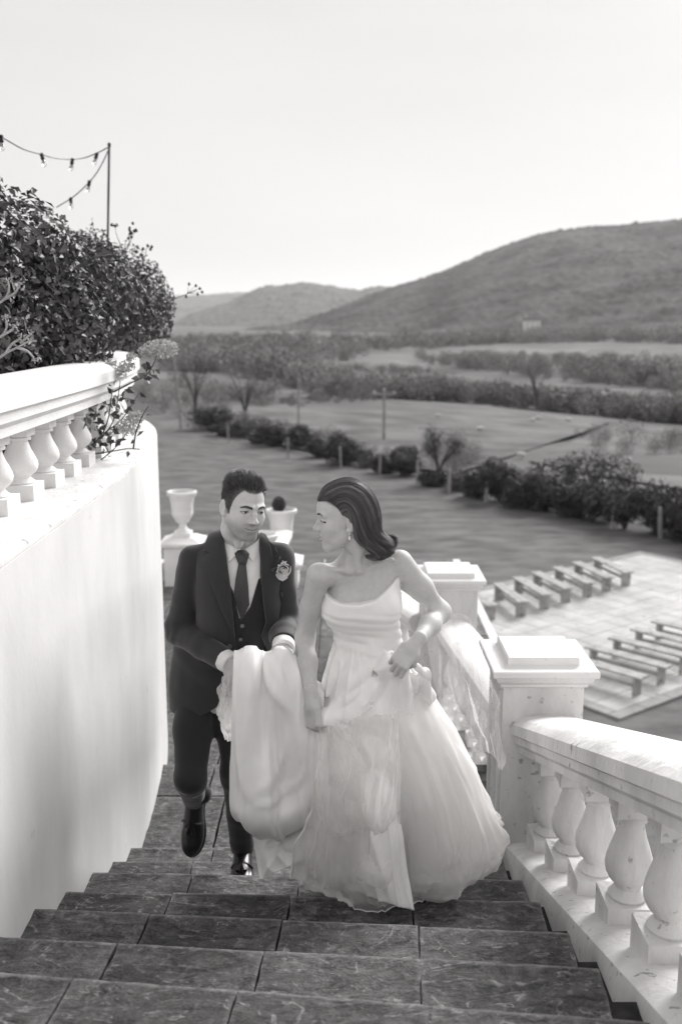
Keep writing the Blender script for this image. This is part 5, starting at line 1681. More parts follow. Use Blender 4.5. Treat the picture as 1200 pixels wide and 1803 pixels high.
for k in range(16):
    lay = k / 15
    Vv, Ff = petal_mesh(.004 + .0195 * lay, .036 * (1 - .3 * lay), .1 + .5 * lay, k * 2.4)
    mb = MB(); mb.add([BR @ np.array(v) for v in Vv], Ff); mb.build('petal', M['petal'], bq, True, loc=tuple(bn * .010))
for ang, ln in ((78, .055), (8, .052), (170, .05), (-60, .062), (-82, .068), (-110, .05), (140, .04)):
    a = math.radians(ang); d2 = BR @ np.array([-math.cos(a), 0.12, math.sin(a)]); sd2 = BR @ np.array([math.sin(a), 0, math.cos(a)])
    mb = MB()
    st = [d2 * ln * t for t in (.15, .45, .75, 1.0)]; wd = [.003, .010, .008, .0005]
    Vv = []
    for s_, w_ in zip(st, wd): Vv += [s_ - sd2 * w_, s_ + bn * -.002, s_ + sd2 * w_]
    mb.add(Vv, [(i * 3 + j, i * 3 + j + 1, i * 3 + j + 4, i * 3 + j + 3) for i in range(3) for j in range(2)])
    mb.build('leaf', M['leafbig'], bq, True)
r_ = np.random.default_rng(4)
for k in range(26):
    a = r_.choice([.9, 2.0, 3.3, 4.1]) + r_.normal() * .28; rr = r_.uniform(.022, .040)
    c = BR @ np.array([-math.cos(a) * rr, .008 + r_.random() * .01, math.sin(a) * rr])
    mb = MB(); mb.lathe([(.0005, -.003), (.0024, -.0015), (.0030, 0), (.0024, .0015), (.0005, .003)], 7); mb.build('sprig_bud', M['petal'], bq, True, loc=tuple(c))
# ================================================================== BRIDE
BS = .955
BO = P(608, 911, 3.27)
BF = unit(np.array([-.99, -.05, -.07]))
BRT = frame(BF, (.0, .03, 1))
def bl(*v): return BO + BS * (BRT @ np.array(v))
bN = P(634, 985, 3.31)
b_shR, b_shL = P(560, 1012, 3.25), P(704, 990, 3.34)
b_elR, b_wrR = P(537, 1122, 3.34), P(549, 1238, 3.16)
b_elL, b_wrL = P(775, 1078, 3.41), P(726, 1138, 3.15)
b_chest, b_waist, b_hip = P(637, 1045, 3.33), P(648, 1130, 3.35), P(655, 1215, 3.36)
BB = np.array([.08, 3.30, .423])
def b_neck(p):
    d = chain(p, [bl(0, -.040, -.045), bl(0, -.040, -.09), bN + np.array([0, .0, .03]), bN + np.array([0, .01, -.03])], [.044, .043, .049, .060], .02)
    for sx, tgt in ((-1, P(612, 1003, 3.245)), (1, P(630, 1003, 3.245))):
        d = smin(d, cap(p, bl(sx * .050, -.03, -.045), tgt, .010, .009), .014)
    return d
def b_headfn(p):
    q = (p - BO.astype(np.float32)) @ BRT.astype(np.float32) / BS
    return smin(head_sdf(q, True, .9, .0028) * BS, b_neck(p), .012)
def b_torso(p):
    d = ell(p, b_chest, (.128, .088, .165))
    d = smin(d, ell(p, b_waist, (.112, .083, .14)), .06)
    d = smin(d, ell(p, b_hip, (.155, .115, .13)), .06)
    d = smin(d, cap(p, bN + np.array([0, .015, -.035]), b_shR + np.array([.012, .0, -.004]), .046, .034), .032)
    d = smin(d, cap(p, bN + np.array([0, .015, -.035]), b_shL + np.array([-.012, 0, -.004]), .046, .034), .032)
    d = smin(d, sph(p, P(602, 1072, 3.265), .056), .035)
    d = smin(d, sph(p, P(668, 1066, 3.275), .056), .035)
    # collar bones
    d = smin(d, cap(p, P(617, 1006, 3.247), P(572, 1000, 3.235), .0065, .006), .014)
    d = smin(d, cap(p, P(632, 1005, 3.250), P(690, 985, 3.29), .0065, .006), .014)
    d = smax(d, -sph(p, P(624, 1001, 3.222), .016), .016)
    return d
HBR = frame(unit(np.array([.10, -.28, -.95])), (-.75, -.65, .12))
HBL = frame(unit(np.array([-.62, -.50, -.62])), (.10, -.80, .62))
def b_handR(p): return hand_sdf(p, b_wrR, HBR, .90, (1.15, 1.45, 1.0), mirror=-1, thumb=((.030, .022, -.006), (.044, .046, -.024), (.028, .064, -.042), (.010, .070, -.046)))
def b_handL(p): return hand_sdf(p, b_wrL, HBL, .90, (1.0, 1.35, .9), mirror=1, thumb=((.030, .022, -.006), (.044, .046, -.024), (.028, .064, -.042), (.010, .070, -.046)))
def b_arms(p):
    d = chain(p, [b_shR, b_shR * .5 + b_elR * .5, b_elR, b_elR * .6 + b_wrR * .4, b_wrR], [.040, .034, .030, .030, .0215], .03)
    e = chain(p, [b_shL, b_shL * .5 + b_elL * .5, b_elL, b_elL * .6 + b_wrL * .4, b_wrL], [.043, .038, .032, .031, .0215], .035)
    return np.minimum(smin(d, b_handR(p), .008), smin(e, b_handL(p), .008))
def b_body(p):
    d = smin(b_torso(p), b_arms(p), .022)
    d = smin(d, b_neck(p), .028)
    for sx in (-1, 1):
        d = smin(d, chain(p, [b_hip + np.array([sx * .08, 0, -.05]), P(640 + sx * 45, 1400, 3.18 if sx < 0 else 3.3), P(640 + sx * 30, 1540, 3.40)], [.085, .055, .035], .02), .03)
    return d
skin_b = .52
def b_full(p): return smin(b_body(p), b_headfn(p), .012)
ZS = 1.556                                      # fine mesh above, coarser below
def b_upper(p):
    d = smin(b_torso(p), chain(p, [b_shR, b_shR * .5 + b_elR * .5, b_elR], [.040, .034, .030], .03), .022)
    d = smin(d, chain(p, [b_shL, b_shL * .5 + b_elL * .5, b_elL], [.043, .038, .032], .035), .022)
    return smin(smin(d, b_neck(p), .028), b_headfn(p), .012)
V, Fs = surface_net(b_upper, np.array([-.16, 3.10, ZS - .002]), np.array([.36, 3.46, 2.0]), .0021)
V = relax(V, Fs, 1, .4)
q = (V - BO) @ BRT / BS
col = head_paint(q, True, skin_b, .045, smile=.9)
# teeth between the lips of the smile
tee = (q[:, 1] > .070) & (np.abs(q[:, 0]) < .023) & (np.abs(q[:, 2] + .0685 - 9 * q[:, 0] ** 2) < .0021)
col = np.where(tee, .62, col)
def b_hairline(q):
    th = np.degrees(np.arctan2(np.abs(q[:, 0]), q[:, 1]))
    return np.interp(th, [0, 20, 36, 50, 62, 74, 84, 92, 105, 125, 150, 180], [.066, .068, .068, .060, .050, .038, .024, .018, .005, -.03, -.058, -.062])
msk = np.clip((q[:, 2] - b_hairline(q)) / .008 + .5, 0, 1) * (np.abs(q[:, 0]) < .079)
col = col * (1 - msk) + .045 * msk
# neck: meet the body below
keepf = V[Fs].mean(1)[:, 2] > ZS
add_part(V, Fs[keepf], col)
V2, F2 = surface_net(b_body, np.array([-.22, 3.02, 1.02]), np.array([.44, 3.50, ZS + .01]), .0029)
V2 = relax(V2, F2, 1, .5)
F2 = F2[V2[F2].mean(1)[:, 2] < ZS + .002]
add_part(V2, F2, np.full(len(V2), skin_b))
V3_, F3 = surface_net(b_body, np.array([-.2, 3.0, .42]), np.array([.44, 3.55, 1.03]), .010)
add_part(V3_, F3, np.full(len(V3_), skin_b))
add_eyes(BO, BRT, (.05, .98, -.12), s=BS)
BQ = empty('person', tuple(BB))
tag(BQ, 'bride in strapless white satin gown climbing the stairs, looking back at the groom', 'person')
flush('body', M['skin'], BB, BQ)
off_b = lambda o: (setattr(o, 'location', tuple(-BB)), o)[1]

# ---- hair: half up, swept back over the ear and falling in waves behind the neck
HG = [
 [(553, 877, .000), (572, 858, .0), (604, 845, .0), (634, 851, 0), (655, 876, 0), (664, 904, 0), (668, 932, 0), (680, 952, 0)],
 [(553, 879, .018), (574, 862, .030), (606, 850, .034), (634, 857, .034), (653, 880, .034), (662, 908, .034), (667, 934, .03), (682, 954, .02)],
 [(559, 878, .034), (579, 868, .050), (608, 858, .056), (632, 868, .058), (648, 892, .058), (657, 917, .056), (665, 940, .048), (684, 958, .038)],
 [(570, 881, .048), (588, 874, .064), (609, 869, .072), (628, 880, .074), (641, 904, .072), (650, 928, .068), (660, 948, .060), (680, 963, .050)],
 [(582, 888, .064), (596, 883, .072), (610, 882, .080), (624, 895, .082), (633, 918, .080), (641, 940, .076), (653, 957, .068), (672, 968, .058)],
 [(590, 899, .072), (601, 895, .076), (611, 894, .082), (622, 908, .083), (628, 928, .080), (635, 947, .076), (647, 961, .068), (664, 971, .060)],
 [(597, 909, .074), (605, 905, .077), (612, 903, .081), (621, 915, .081), (625, 934, .078), (630, 951, .074), (641, 964, .068), (656, 972, .060)],
]
HGp = []
for k, g_ in enumerate(HG):
    e = g_[-1]
    cu = [(e[0] + 6, e[1] + 8, e[2]), (e[0] - 2, e[1] + 13 - k * .6, e[2] - .004), (e[0] - 14, e[1] + 12 - k * .8, e[2] - .010)]
    g0 = [(g_[0][0] + 3, g_[0][1] + 2, g_[0][2] * .85)] + g_[1:]
    pts = np.array([P(a, b, 3.27 - c * BS) for a, b, c in g0 + cu])
    HGp.append(catmull(pts, 30))
HGp = np.array(HGp)                                              # near side (7, 30, 3)
far = HGp[1:].copy(); cen = 3.27
far[:, :, 1] = 2 * cen - far[:, :, 1]
ALLG = np.concatenate([far[::-1], HGp])                          # ear to ear over the crown
def hair_base(p):
    d = None
    for g_ in ALLG[::1]:
        c = np.array([bl(0, -.01, .02)])
        gg = g_[:26:3]
        inn = unit(c - gg) * .016
        e = chain(p, gg + inn, [.007, .011, .014, .015, .014, .012, .009, .006, .003][:len(gg)], .012)
        d = e if d is None else smin(d, e, .012)
    return d + .003
hb = sdf_obj('hair', hair_base, BO - np.array([.10, .13, .15]), BO + np.array([.20, .13, .15]), .0032, M['hair_f'], BQ, 1); off_b(hb)
r = np.random.default_rng(5)
nS = 9500
nG = len(ALLG)
u = np.concatenate([r.uniform(nG / 2 - 1, nG - 1.001, int(nS * .8)), r.uniform(0, nG / 2, nS - int(nS * .8))])
i0 = u.astype(int); f0 = (u - i0)[:, None, None]
C = ALLG[i0] * (1 - f0) + ALLG[i0 + 1] * f0
st0 = r.uniform(0, .10, nS); en0 = 1 - r.uniform(0, .22, nS) * (r.random(nS) < .5)
# random start/end along the guide
ti = st0[:, None] + (en0 - st0)[:, None] * np.linspace(0, 1, 30)[None]
k0 = np.clip((ti * 29).astype(int), 0, 28); fk = (ti * 29 - k0)[..., None]
ar = np.arange(nS)[:, None]
C = C[ar, k0] * (1 - fk) + C[ar, k0 + 1] * fk
lock = np.floor(u * 3.2)
ph = (np.sin(lock * 12.9898) * 43758.5453) % 1
outw = unit(C - bl(0, -.02, 0)[None, None])
tl = ti[..., None]
wave = np.sin(2 * math.pi * (2.4 * tl + .55 * ph[:, None, None])) * np.clip((tl - .30) * 2.0, 0, 1) * .0085
side_ = unit(np.cross(np.gradient(C, axis=1), outw))
lift = (np.sin(u * 3.2 * 2 * math.pi) * .5 + .5)[:, None, None] * .0075 * np.clip(tl * 3, 0, 1)
C = C - outw * (.007 * np.clip(1 - tl / .10, 0, 1))
C = C + outw * (r.normal(size=(nS, 1, 1)) * .0016 + lift + wave * .5) + side_ * (wave + r.normal(size=(nS, 1, 1)) * .0022) + r.normal(size=(nS, 1, 3)) * .0008 * tl * 2
hs = strands_mesh('hair_strands', C, .0007, M['hair_strand'], BQ); off_b(hs)
lk2 = np.floor(u * 4.5); tone = (np.sin(lk2 * 78.233 + 1.7) * 43758.5453) % 1
cv = .045 + .115 * tone ** 1.5 * r.uniform(.7, 1.3, nS) + .03 * r.random(nS)
add_col(hs.data, 'col', np.repeat(cv, 30 * 3))
# stray hairs
fi = r.integers(0, int(nS * .8), 90)
FC = C[fi] + outw[fi] * (np.linspace(0, 1, 30)[None, :, None] ** 2 * r.uniform(.004, .016, (90, 1, 1))) + r.normal(size=(90, 1, 3)) * .001
fh = strands_mesh('stray_hairs', FC, .0004, M['hair_f'], BQ); off_b(fh)
# earring
ear = bl(.079, -.006, -.047)
eo = empty('earring', tuple(ear)); tag(eo, 'small pearl drop earring in the ear of the bride', 'earring')
mb = MB(); mb.lathe([(.0003, -.0035), (.0026, -.0022), (.0034, 0), (.0026, .0022), (.0003, .0035)], 10); mb.build('stud', M['pearl'], eo, True, loc=(0, -.002, .002))
mb = MB(); mb.lathe([(.0003, -.008), (.0035, -.0065), (.0044, -.003), (.0036, .0008), (.0014, .006), (.0003, .008)], 12); mb.build('drop', M['pearl'], eo, True, loc=(0, -.003, -.011))

# ---- gown materials
M['satin'] = mat('white_satin', .82, .86, .34, scale=12, spec=.5, bump=.05, bscale=700, sheen=.15)
def tulle_material(name, op):
    m = bpy.data.materials.new(name); m.use_nodes = True
    nt = m.node_tree; N = nt.nodes; Lk = nt.links.new
    out = N['Material Output']; N.remove(N['Principled BSDF'])
    df = N.new('ShaderNodeBsdfDiffuse'); df.inputs['Color'].default_value = grey(.90)
    tl_ = N.new('ShaderNodeBsdfTranslucent'); tl_.inputs['Color'].default_value = grey(.90)
    mx = N.new('ShaderNodeMixShader'); mx.inputs[0].default_value = .45
    tp = N.new('ShaderNodeBsdfTransparent')
    mx2 = N.new('ShaderNodeMixShader')
    lw = N.new('ShaderNodeLayerWeight'); lw.inputs['Blend'].default_value = .35      # a fine net looks denser seen edge-on
    mr = N.new('ShaderNodeMapRange'); mr.inputs['To Min'].default_value = op; mr.inputs['To Max'].default_value = min(1, op + .45)
    Lk(lw.outputs['Facing'], mr.inputs[0]); Lk(mr.outputs[0], mx2.inputs[0])
    Lk(df.outputs[0], mx.inputs[1]); Lk(tl_.outputs[0], mx.inputs[2]); Lk(tp.outputs[0], mx2.inputs[1]); Lk(mx.outputs[0], mx2.inputs[2])
    Lk(mx2.outputs[0], out.inputs[0])
    return m
M['tulle'] = tulle_material('white_tulle', .34)
M['tulle2'] = tulle_material('white_organza', .55)
M['tulle3'] = tulle_material('sheer_tulle', .14)

# ---- bodice
ncx = np.array([P(a, b, 3.26)[0] for a, b in ((556, 1046), (566, 1043), (580, 1051), (600, 1058), (632, 1060), (660, 1053), (684, 1036), (701, 1025), (716, 1034))])
ncz = np.array([P(a, b, 3.24)[2] for a, b in ((556, 1046), (566, 1043), (580, 1051), (600, 1058), (632, 1060), (660, 1053), (684, 1036), (701, 1025), (716, 1034))])
Lh, Rh = P(700, 1172, 3.13), P(566, 1270, 3.12)            # where the two fists gather the cloth
def gown_fn(p):
    x, y, z = p[..., 0], p[..., 1], p[..., 2]
    zc = np.interp(x, ncx, ncz).astype(np.float32)
    front = y < 3.335
    zc = np.where(front, zc, ncz[0] - .02)
    flare = .006 * np.exp(-((zc - z) / .02) ** 2) + .003
    d = ell(p, b_chest, (.128, .088, .165))
    d = smin(d, ell(p, b_waist, (.114, .085, .14)), .06)
    d = smin(d, sph(p, P(602, 1072, 3.262), .058), .06)
    d = smin(d, sph(p, P(668, 1066, 3.272), .058), .06)
    d = smin(d, ell(p, P(635, 1072, 3.285), (.118, .075, .062)), .04)      # stiff front across the bust
    d = d - flare
    zp = z + .16 * (x - .05) + .35 * (x - .05) ** 2                        # draped pleats under the bust
    w = np.clip((1.548 - z) / .02, 0, 1) * np.clip((z - 1.36) / .05, 0, 1)
    d = d - w * (.0045 * np.abs(np.sin(zp * 95 + .8 * vnoise(p, 14))) ** 1.5 - .001)
    h = smin(ell(p, P(652, 1215, 3.32), (.160, .150, .16)), ell(p, P(664, 1320, 3.31), (.225, .215, .20)), .10)
    d = smin(d, h, .06)
    # cloth tented up to the two fists
    for a_, ra, b_, rb_ in ((P(572, 1264, 3.16), .010, P(622, 1215, 3.24), .042), (P(572, 1270, 3.15), .010, P(612, 1300, 3.215), .044), (P(572, 1264, 3.16), .010, P(640, 1262, 3.22), .032),
                            (P(700, 1170, 3.15), .010, P(672, 1206, 3.225), .030), (P(706, 1176, 3.15), .010, P(700, 1256, 3.22), .046), (P(706, 1166, 3.18), .008, P(660, 1150, 3.25), .022)):
        d = smin(d, cap(p, a_, b_, ra, rb_), .038)
    d = smin(d, ell(p, P(676, 1176, 3.175), (.015, .018, .036), frame((.0, -1, .0), (.6, 0, 1))), .03)
    d = smin(d, chain(p, [P(732, 1170, 3.215), P(744, 1190, 3.24), P(758, 1225, 3.27)], [.005, .012, .016], .02), .05)
    lowm = np.clip((1.42 - z) / .06, 0, 1)
    for Hh, kf, ln, A in ((Lh, 11, .17, .011), (Rh, 10, .17, .011)):
        dd = p - Hh.astype(np.float32)
        dist = np.sqrt((dd ** 2).sum(-1))
        phi = np.arctan2(dd[..., 0], -dd[..., 2])
        t_ = np.clip((dist - .03) / .12, 0, 1); t_ = t_ * t_ * (3 - 2 * t_)
        d = d - lowm * A * np.exp(-dist / ln) * t_ * (np.abs(np.cos(phi * kf * .5 + 1.6 * vnoise(p, 6))) * 2 - 1.2) * (y < 3.36)
    ph_ = np.stack([np.arctan2(x - .08, 3.45 - y) * 5.5, z * 4.0, 0 * z + 3.3], -1)
    d = d - lowm * (.012 * (1 - np.abs(vnoise(ph_))) ** 4 + .007 * (1 - np.abs(vnoise(ph_ * 2.1 + 7))) ** 4)
    zb = .98
    d = smax(d, zb - z, .01)
    return smax(d, z - zc, .004)
bo = sdf_obj('bodice_and_overskirt', gown_fn, (-.20, 3.00, .96), (.36, 3.58, 1.66), .0036, M['satin'], BQ, 1); off_b(bo)

# ---- skirt: lofts around the hips, widening to the steps
def ridge(a): return 1 - np.abs(((a / math.pi) % 2) - 1) * 2      # soft saw, folds with creases
def skirt(name, rows, m, nth=220, nv=80, amp=.03, seed=1, hem_wave=.02, th0=0.0, th1=2 * math.pi, gather=0.02, freq=(7, 13, 22), off=0.0, thick=None, crease=.026, crumple=.016):
    """rows: (py at the sides, px left, px right, cy, ry front, ry back)"""
    rr_ = np.random.default_rng(seed)
    rows = np.array(rows, float)
    R_ = catmull(rows, nv)
    th = np.linspace(th0, th1, nth)
    full = abs(th1 - th0 - 2 * math.pi) < 1e-6
    if full: th = th[:-1]
    v = np.linspace(0, 1, nv)
    phs = rr_.uniform(0, 6.28, 8)
    fold = np.zeros((nv, len(th)))
    for k, f in enumerate(freq):
        wob = .9 * np.sin(v * 3.1 + phs[k]) + .3 * np.sin(v * 9 + phs[k + 3])
        fold += (np.cos(f * th[None] + phs[k] + wob[:, None]) ** 3 if k else np.cos(f * th[None] + phs[k] + wob[:, None])) / (1 + .6 * k)
    env = np.clip(v * 1.3, 0, 1) ** 1.1
    Vv = np.zeros((nv, len(th), 3))
    for i in range(nv):
        py, xl, xr, cy, rf, rb_ = R_[i]
        L_, Rr = P(xl, py, cy), P(xr, py, cy)
        cx = (L_[0] + Rr[0]) / 2; rx = (Rr[0] - L_[0]) / 2 + off
        ry = np.where(np.sin(th) < 0, rf, rb_) + off
        ripple = 1 + amp / max(rx, .1) * env[i] * fold[i]
        Vv[i, :, 0] = cx + rx * np.cos(th) * ripple
        Vv[i, :, 1] = cy + ry * np.sin(th) * ripple
        Vv[i, :, 2] = L_[2]
    Vv[..., 2] += (hem_wave * v ** 4)[:, None] * (np.cos(3 * th + phs[5]) + .6 * np.cos(7 * th + phs[6]))[None]
    # creases that radiate from the gathering hands
    for Hh, kf, ln in ((Lh, 11, .30), (Rh, 9, .26)):
        dd = Vv - Hh
        dist = np.linalg.norm(dd, axis=-1)
        phi = np.arctan2(dd[..., 0], -dd[..., 2])
        Vv[..., 1] -= gather * np.exp(-dist / ln) * (np.cos(phi * kf + 1.5 * vnoise(Vv, 5)) ) * np.clip(dist / .06, 0, 1) * (np.sin(th) < .3)[None]
    TH, VV = np.meshgrid(th, v)
    cr = lambda f, sd_: (1 - np.abs(vnoise(np.stack([np.cos(TH) * f + sd_, np.sin(TH) * f, VV * 1.7 + .25 * f * .3 * TH * 0 + sd_], -1)))) ** 4
    rel = (crease * (cr(3.2, seed) + .6 * cr(6.1, seed + 3.7) + .35 * cr(11., seed + 8.1)) * env[:, None])
    Vv[..., 0] += rel * np.cos(th)[None]; Vv[..., 1] += rel * np.sin(th)[None]
    Vv += crumple * np.stack([(1 - np.abs(fbm(Vv, 7, 2))) ** 3, (1 - np.abs(fbm(Vv + 4.2, 7, 2))) ** 3, 0 * Vv[..., 0]], -1) * (env[:, None] * np.sign(np.stack([np.cos(th), np.sin(th)], -1))[None].sum(-1) * .5 + .5 * env[:, None])[..., None]
    Vv += .007 * np.stack([fbm(Vv, 9, 2), fbm(Vv + 5, 9, 2), 0 * Vv[..., 0]], -1) * env[:, None, None]
    fc = grid_faces(nv, len(th), full)
    o = obj(name, np_mesh(name, Vv.reshape(-1, 3), fc, True), m, BQ); off_b(o)
    if thick:
        md = o.modifiers.new('thickness', 'SOLIDIFY'); md.thickness = thick; md.offset = 0
    return o, Vv
sk_in, _ = skirt('underskirt', [(1140, 588, 712, 3.35, .10, .10), (1200, 570, 742, 3.35, .16, .13), (1290, 574, 790, 3.34, .20, .18), (1400, 562, 826, 3.33, .235, .24), (1490, 532, 840, 3.33, .25, .28), (1522, 528, 834, 3.33, .25, .27)],
         M['satin'], amp=.018, seed=3, gather=.018, thick=.002, hem_wave=.012)
# layers of tulle
t1, tv1 = skirt('tulle_layer', [(1200, 572, 748, 3.35, .18, .14), (1290, 572, 800, 3.33, .235, .2), (1400, 560, 842, 3.32, .275, .27), (1475, 530, 860, 3.32, .285, .3), (1512, 524, 848, 3.32, .27, .28)],
         M['tulle'], amp=.022, seed=12, gather=.03, hem_wave=.016, freq=(4, 7, 13))
t2, tv2 = skirt('tulle_layer', [(1230, 574, 746, 3.34, .165, .14), (1320, 572, 815, 3.32, .26, .22), (1410, 556, 846, 3.31, .30, .28), (1465, 534, 860, 3.31, .31, .3), (1496, 524, 852, 3.31, .295, .29)],
         M['tulle'], amp=.026, seed=22, gather=.03, hem_wave=.02, freq=(3, 6, 11))
t3, tv3 = skirt('tulle_layer', [(1280, 568, 750, 3.33, .185, .16), (1350, 566, 800, 3.31, .285, .22), (1430, 546, 838, 3.30, .31, .28), (1470, 532, 850, 3.30, .315, .3)],
         M['tulle'], amp=.030, seed=31, gather=.03, hem_wave=.03, freq=(3, 7, 10))
def hem_trim(Vv, name='hem_ribbon', rad=.0022, row=-1):
    mb = MB(); c = Vv[row]; mb.tube(np.vstack([c, c[:1]]), rad, 5, cap=False)
    o = mb.build(name, M['satin'], BQ, True); off_b(o)
hem_trim(tv1)

# ---- free sheets of cloth defined by rows of points
def sheet(name, rows, m, nu=90, nv=70, creases=(), noise=.004, nsc=8, thick=.0025, parent=None, seed=0, fine=0.0, ridge_=.010):
    rows = [catmull([P(*p) for p in r_], nu) for r_ in rows]
    G_ = np.array(rows)                                     # (rows, nu, 3)
    out = np.stack([catmull(G_[:, j], nv) for j in range(nu)], 1)
    # sight-independent normals of the sheet for the crease relief
    du = np.gradient(out, axis=1); dv = np.gradient(out, axis=0)
    nn = unit(np.cross(du, dv)); nn = np.where((nn[..., 1:2] > 0), -nn, nn)
    for pts, A, w in creases:
        pl = catmull([P(*p) for p in pts], 60)
        D = np.linalg.norm((out[:, :, None] - pl[None, None])[..., [0, 2]], axis=-1)
        k = D.argmin(-1); dmin = D.min(-1)
        t = k / 59.0
        out = out + nn * (A * np.sin(np.clip(t, 0.0, 1) * math.pi) ** .6 * (.55 * np.exp(-dmin / (w * .55)) + .6 * np.exp(-(dmin / w) ** 2)))[..., None]
    out = out + nn * (noise * fbm(out + seed, nsc, 3))[..., None]
    UU, WW = np.meshgrid(np.linspace(0, 1, nu), np.linspace(0, 1, nv))
    if ridge_:
        for f, a_ in ((4.5, 1.0), (9.0, .5)):
            out = out + nn * (ridge_ * a_ * (1 - np.abs(vnoise(np.stack([UU * f + .8 * np.sin(WW * 3 + seed), WW * 1.3 + seed * 1.7, 0 * UU + f], -1)))) ** 5)[..., None]
    if fine: out = out + nn * (fine * vnoise(out * np.array([3.0, 1, .7]) + seed, 18))[..., None]
    o = obj(name, np_mesh(name, out.reshape(-1, 3), grid_faces(nv, nu), True), m, parent if parent is not None else BQ)
    if thick:
        md = o.modifiers.new('thickness', 'SOLIDIFY'); md.thickness = thick; md.offset = 0
    off_b(o)
    return o, out
tr1, _ = sheet('train', [
    [(424, 1196, 3.44), (442, 1190, 3.44), (466, 1196, 3.42), (490, 1188, 3.42), (514, 1196, 3.42), (540, 1215, 3.40), (562, 1250, 3.36)],
    [(417, 1162, 3.37), (440, 1153, 3.37), (465, 1162, 3.35), (490, 1154, 3.35), (516, 1162, 3.35), (545, 1190, 3.34), (565, 1225, 3.30)],
    [(415, 1151, 3.29), (438, 1143, 3.28), (464, 1153, 3.30), (490, 1145, 3.27), (518, 1156, 3.28), (548, 1190, 3.28), (568, 1222, 3.24)],
    [(413, 1200, 3.23), (437, 1196, 3.20), (464, 1204, 3.24), (496, 1204, 3.20), (528, 1216, 3.22), (556, 1240, 3.22), (572, 1262, 3.18)],
    [(411, 1290, 3.25), (436, 1290, 3.18), (466, 1292, 3.20), (498, 1292, 3.22), (530, 1296, 3.18), (556, 1300, 3.18), (576, 1310, 3.14)],
    [(406, 1380, 3.28), (434, 1386, 3.17), (466, 1392, 3.14), (498, 1386, 3.20), (528, 1374, 3.18), (555, 1358, 3.16), (578, 1350, 3.14)],
    [(408, 1424, 3.30), (432, 1438, 3.17), (464, 1448, 3.13), (498, 1444, 3.15), (528, 1428, 3.16), (556, 1408, 3.16), (584, 1394, 3.15)],
    [(418, 1440, 3.34), (440, 1460, 3.24), (470, 1474, 3.20), (502, 1472, 3.20), (532, 1456, 3.20), (560, 1434, 3.20), (588, 1416, 3.18)],
    [(430, 1436, 3.40), (450, 1450, 3.34), (476, 1462, 3.30), (506, 1460, 3.28), (534, 1446, 3.27), (560, 1428, 3.26), (588, 1412, 3.25)],
  ], M['satin'], creases=[
    ([(452, 1150, 3.24), (470, 1190, 3.22), (498, 1235, 3.20), (522, 1262, 3.18)], .014, .016),
    ([(430, 1150, 3.24), (424, 1230, 3.2), (425, 1320, 3.18), (440, 1390, 3.16), (452, 1402, 3.14)], .012, .018),
    ([(454, 1402, 3.12), (480, 1370, 3.14), (502, 1335, 3.16), (506, 1290, 3.18)], .013, .014),
    ([(446, 1420, 3.12), (490, 1410, 3.14), (524, 1388, 3.14), (545, 1350, 3.14)], .012, .012),
    ([(500, 1150, 3.22), (520, 1185, 3.22), (534, 1230, 3.2), (534, 1262, 3.2)], .010, .010),
    ([(475, 1150, 3.24), (500, 1180, 3.22), (512, 1215, 3.2)], -.012, .012),
    ([(445, 1225, 3.18), (460, 1290, 3.16), (462, 1350, 3.14)], -.014, .030),
  ], noise=.005, nsc=6, ridge_=.014)
tr2, _ = sheet('train_lower_fold', [
    [(446, 1430, 3.33), (474, 1448, 3.30), (504, 1446, 3.28), (532, 1422, 3.27), (562, 1384, 3.25), (590, 1360, 3.23)],
    [(448, 1468, 3.35), (474, 1482, 3.31), (504, 1478, 3.27), (532, 1452, 3.26), (560, 1424, 3.24), (588, 1400, 3.22)],
    [(452, 1508, 3.33), (474, 1512, 3.29), (502, 1502, 3.24), (528, 1480, 3.22), (554, 1462, 3.21), (580, 1446, 3.20)],
    [(462, 1546, 3.30), (472, 1546, 3.28), (496, 1532, 3.22), (522, 1520, 3.20), (548, 1510, 3.19), (574, 1502, 3.18)],
  ], M['satin'], creases=[([(462, 1540, 3.35), (490, 1510, 3.27), (520, 1470, 3.25), (552, 1420, 3.23)], .012, .012), ([(470, 1470, 3.31), (500, 1490, 3.27), (520, 1492, 3.25)], -.010, .012)], noise=.003, nsc=7)
# frothy edge of tulle hanging inside the gathered train
fr, frv = sheet('tulle_lining', [
    [(396, 1192, 3.40), (404, 1188, 3.37), (414, 1190, 3.34), (426, 1196, 3.33)],
    [(388, 1225, 3.40), (400, 1222, 3.36), (414, 1224, 3.34), (428, 1230, 3.32)],
    [(385, 1260, 3.41), (398, 1264, 3.36), (414, 1266, 3.34), (428, 1270, 3.32)],
    [(398, 1290, 3.42), (406, 1296, 3.38), (416, 1300, 3.36), (428, 1304, 3.34)],
  ], M['tulle2'], noise=.016, nsc=16, fine=.014, thick=0, nu=70, nv=60)
for k in range(3):
    a_ = k * 7
    sheet('tulle_lining', [[(398 - k, 1195 + a_, 3.39), (408, 1192 + a_, 3.36), (424, 1200 + a_, 3.33)], [(390 + 2 * k, 1235 + a_, 3.40 - .01 * k), (404, 1238 + a_, 3.35), (424, 1240 + a_, 3.32)], [(394 + 2 * k, 1280 - a_, 3.41), (406, 1284 - a_, 3.36), (424, 1290 - a_, 3.33)]], M['tulle'], noise=.018, nsc=18, fine=.016, thick=0, nu=60, nv=50, seed=k * 4.3)
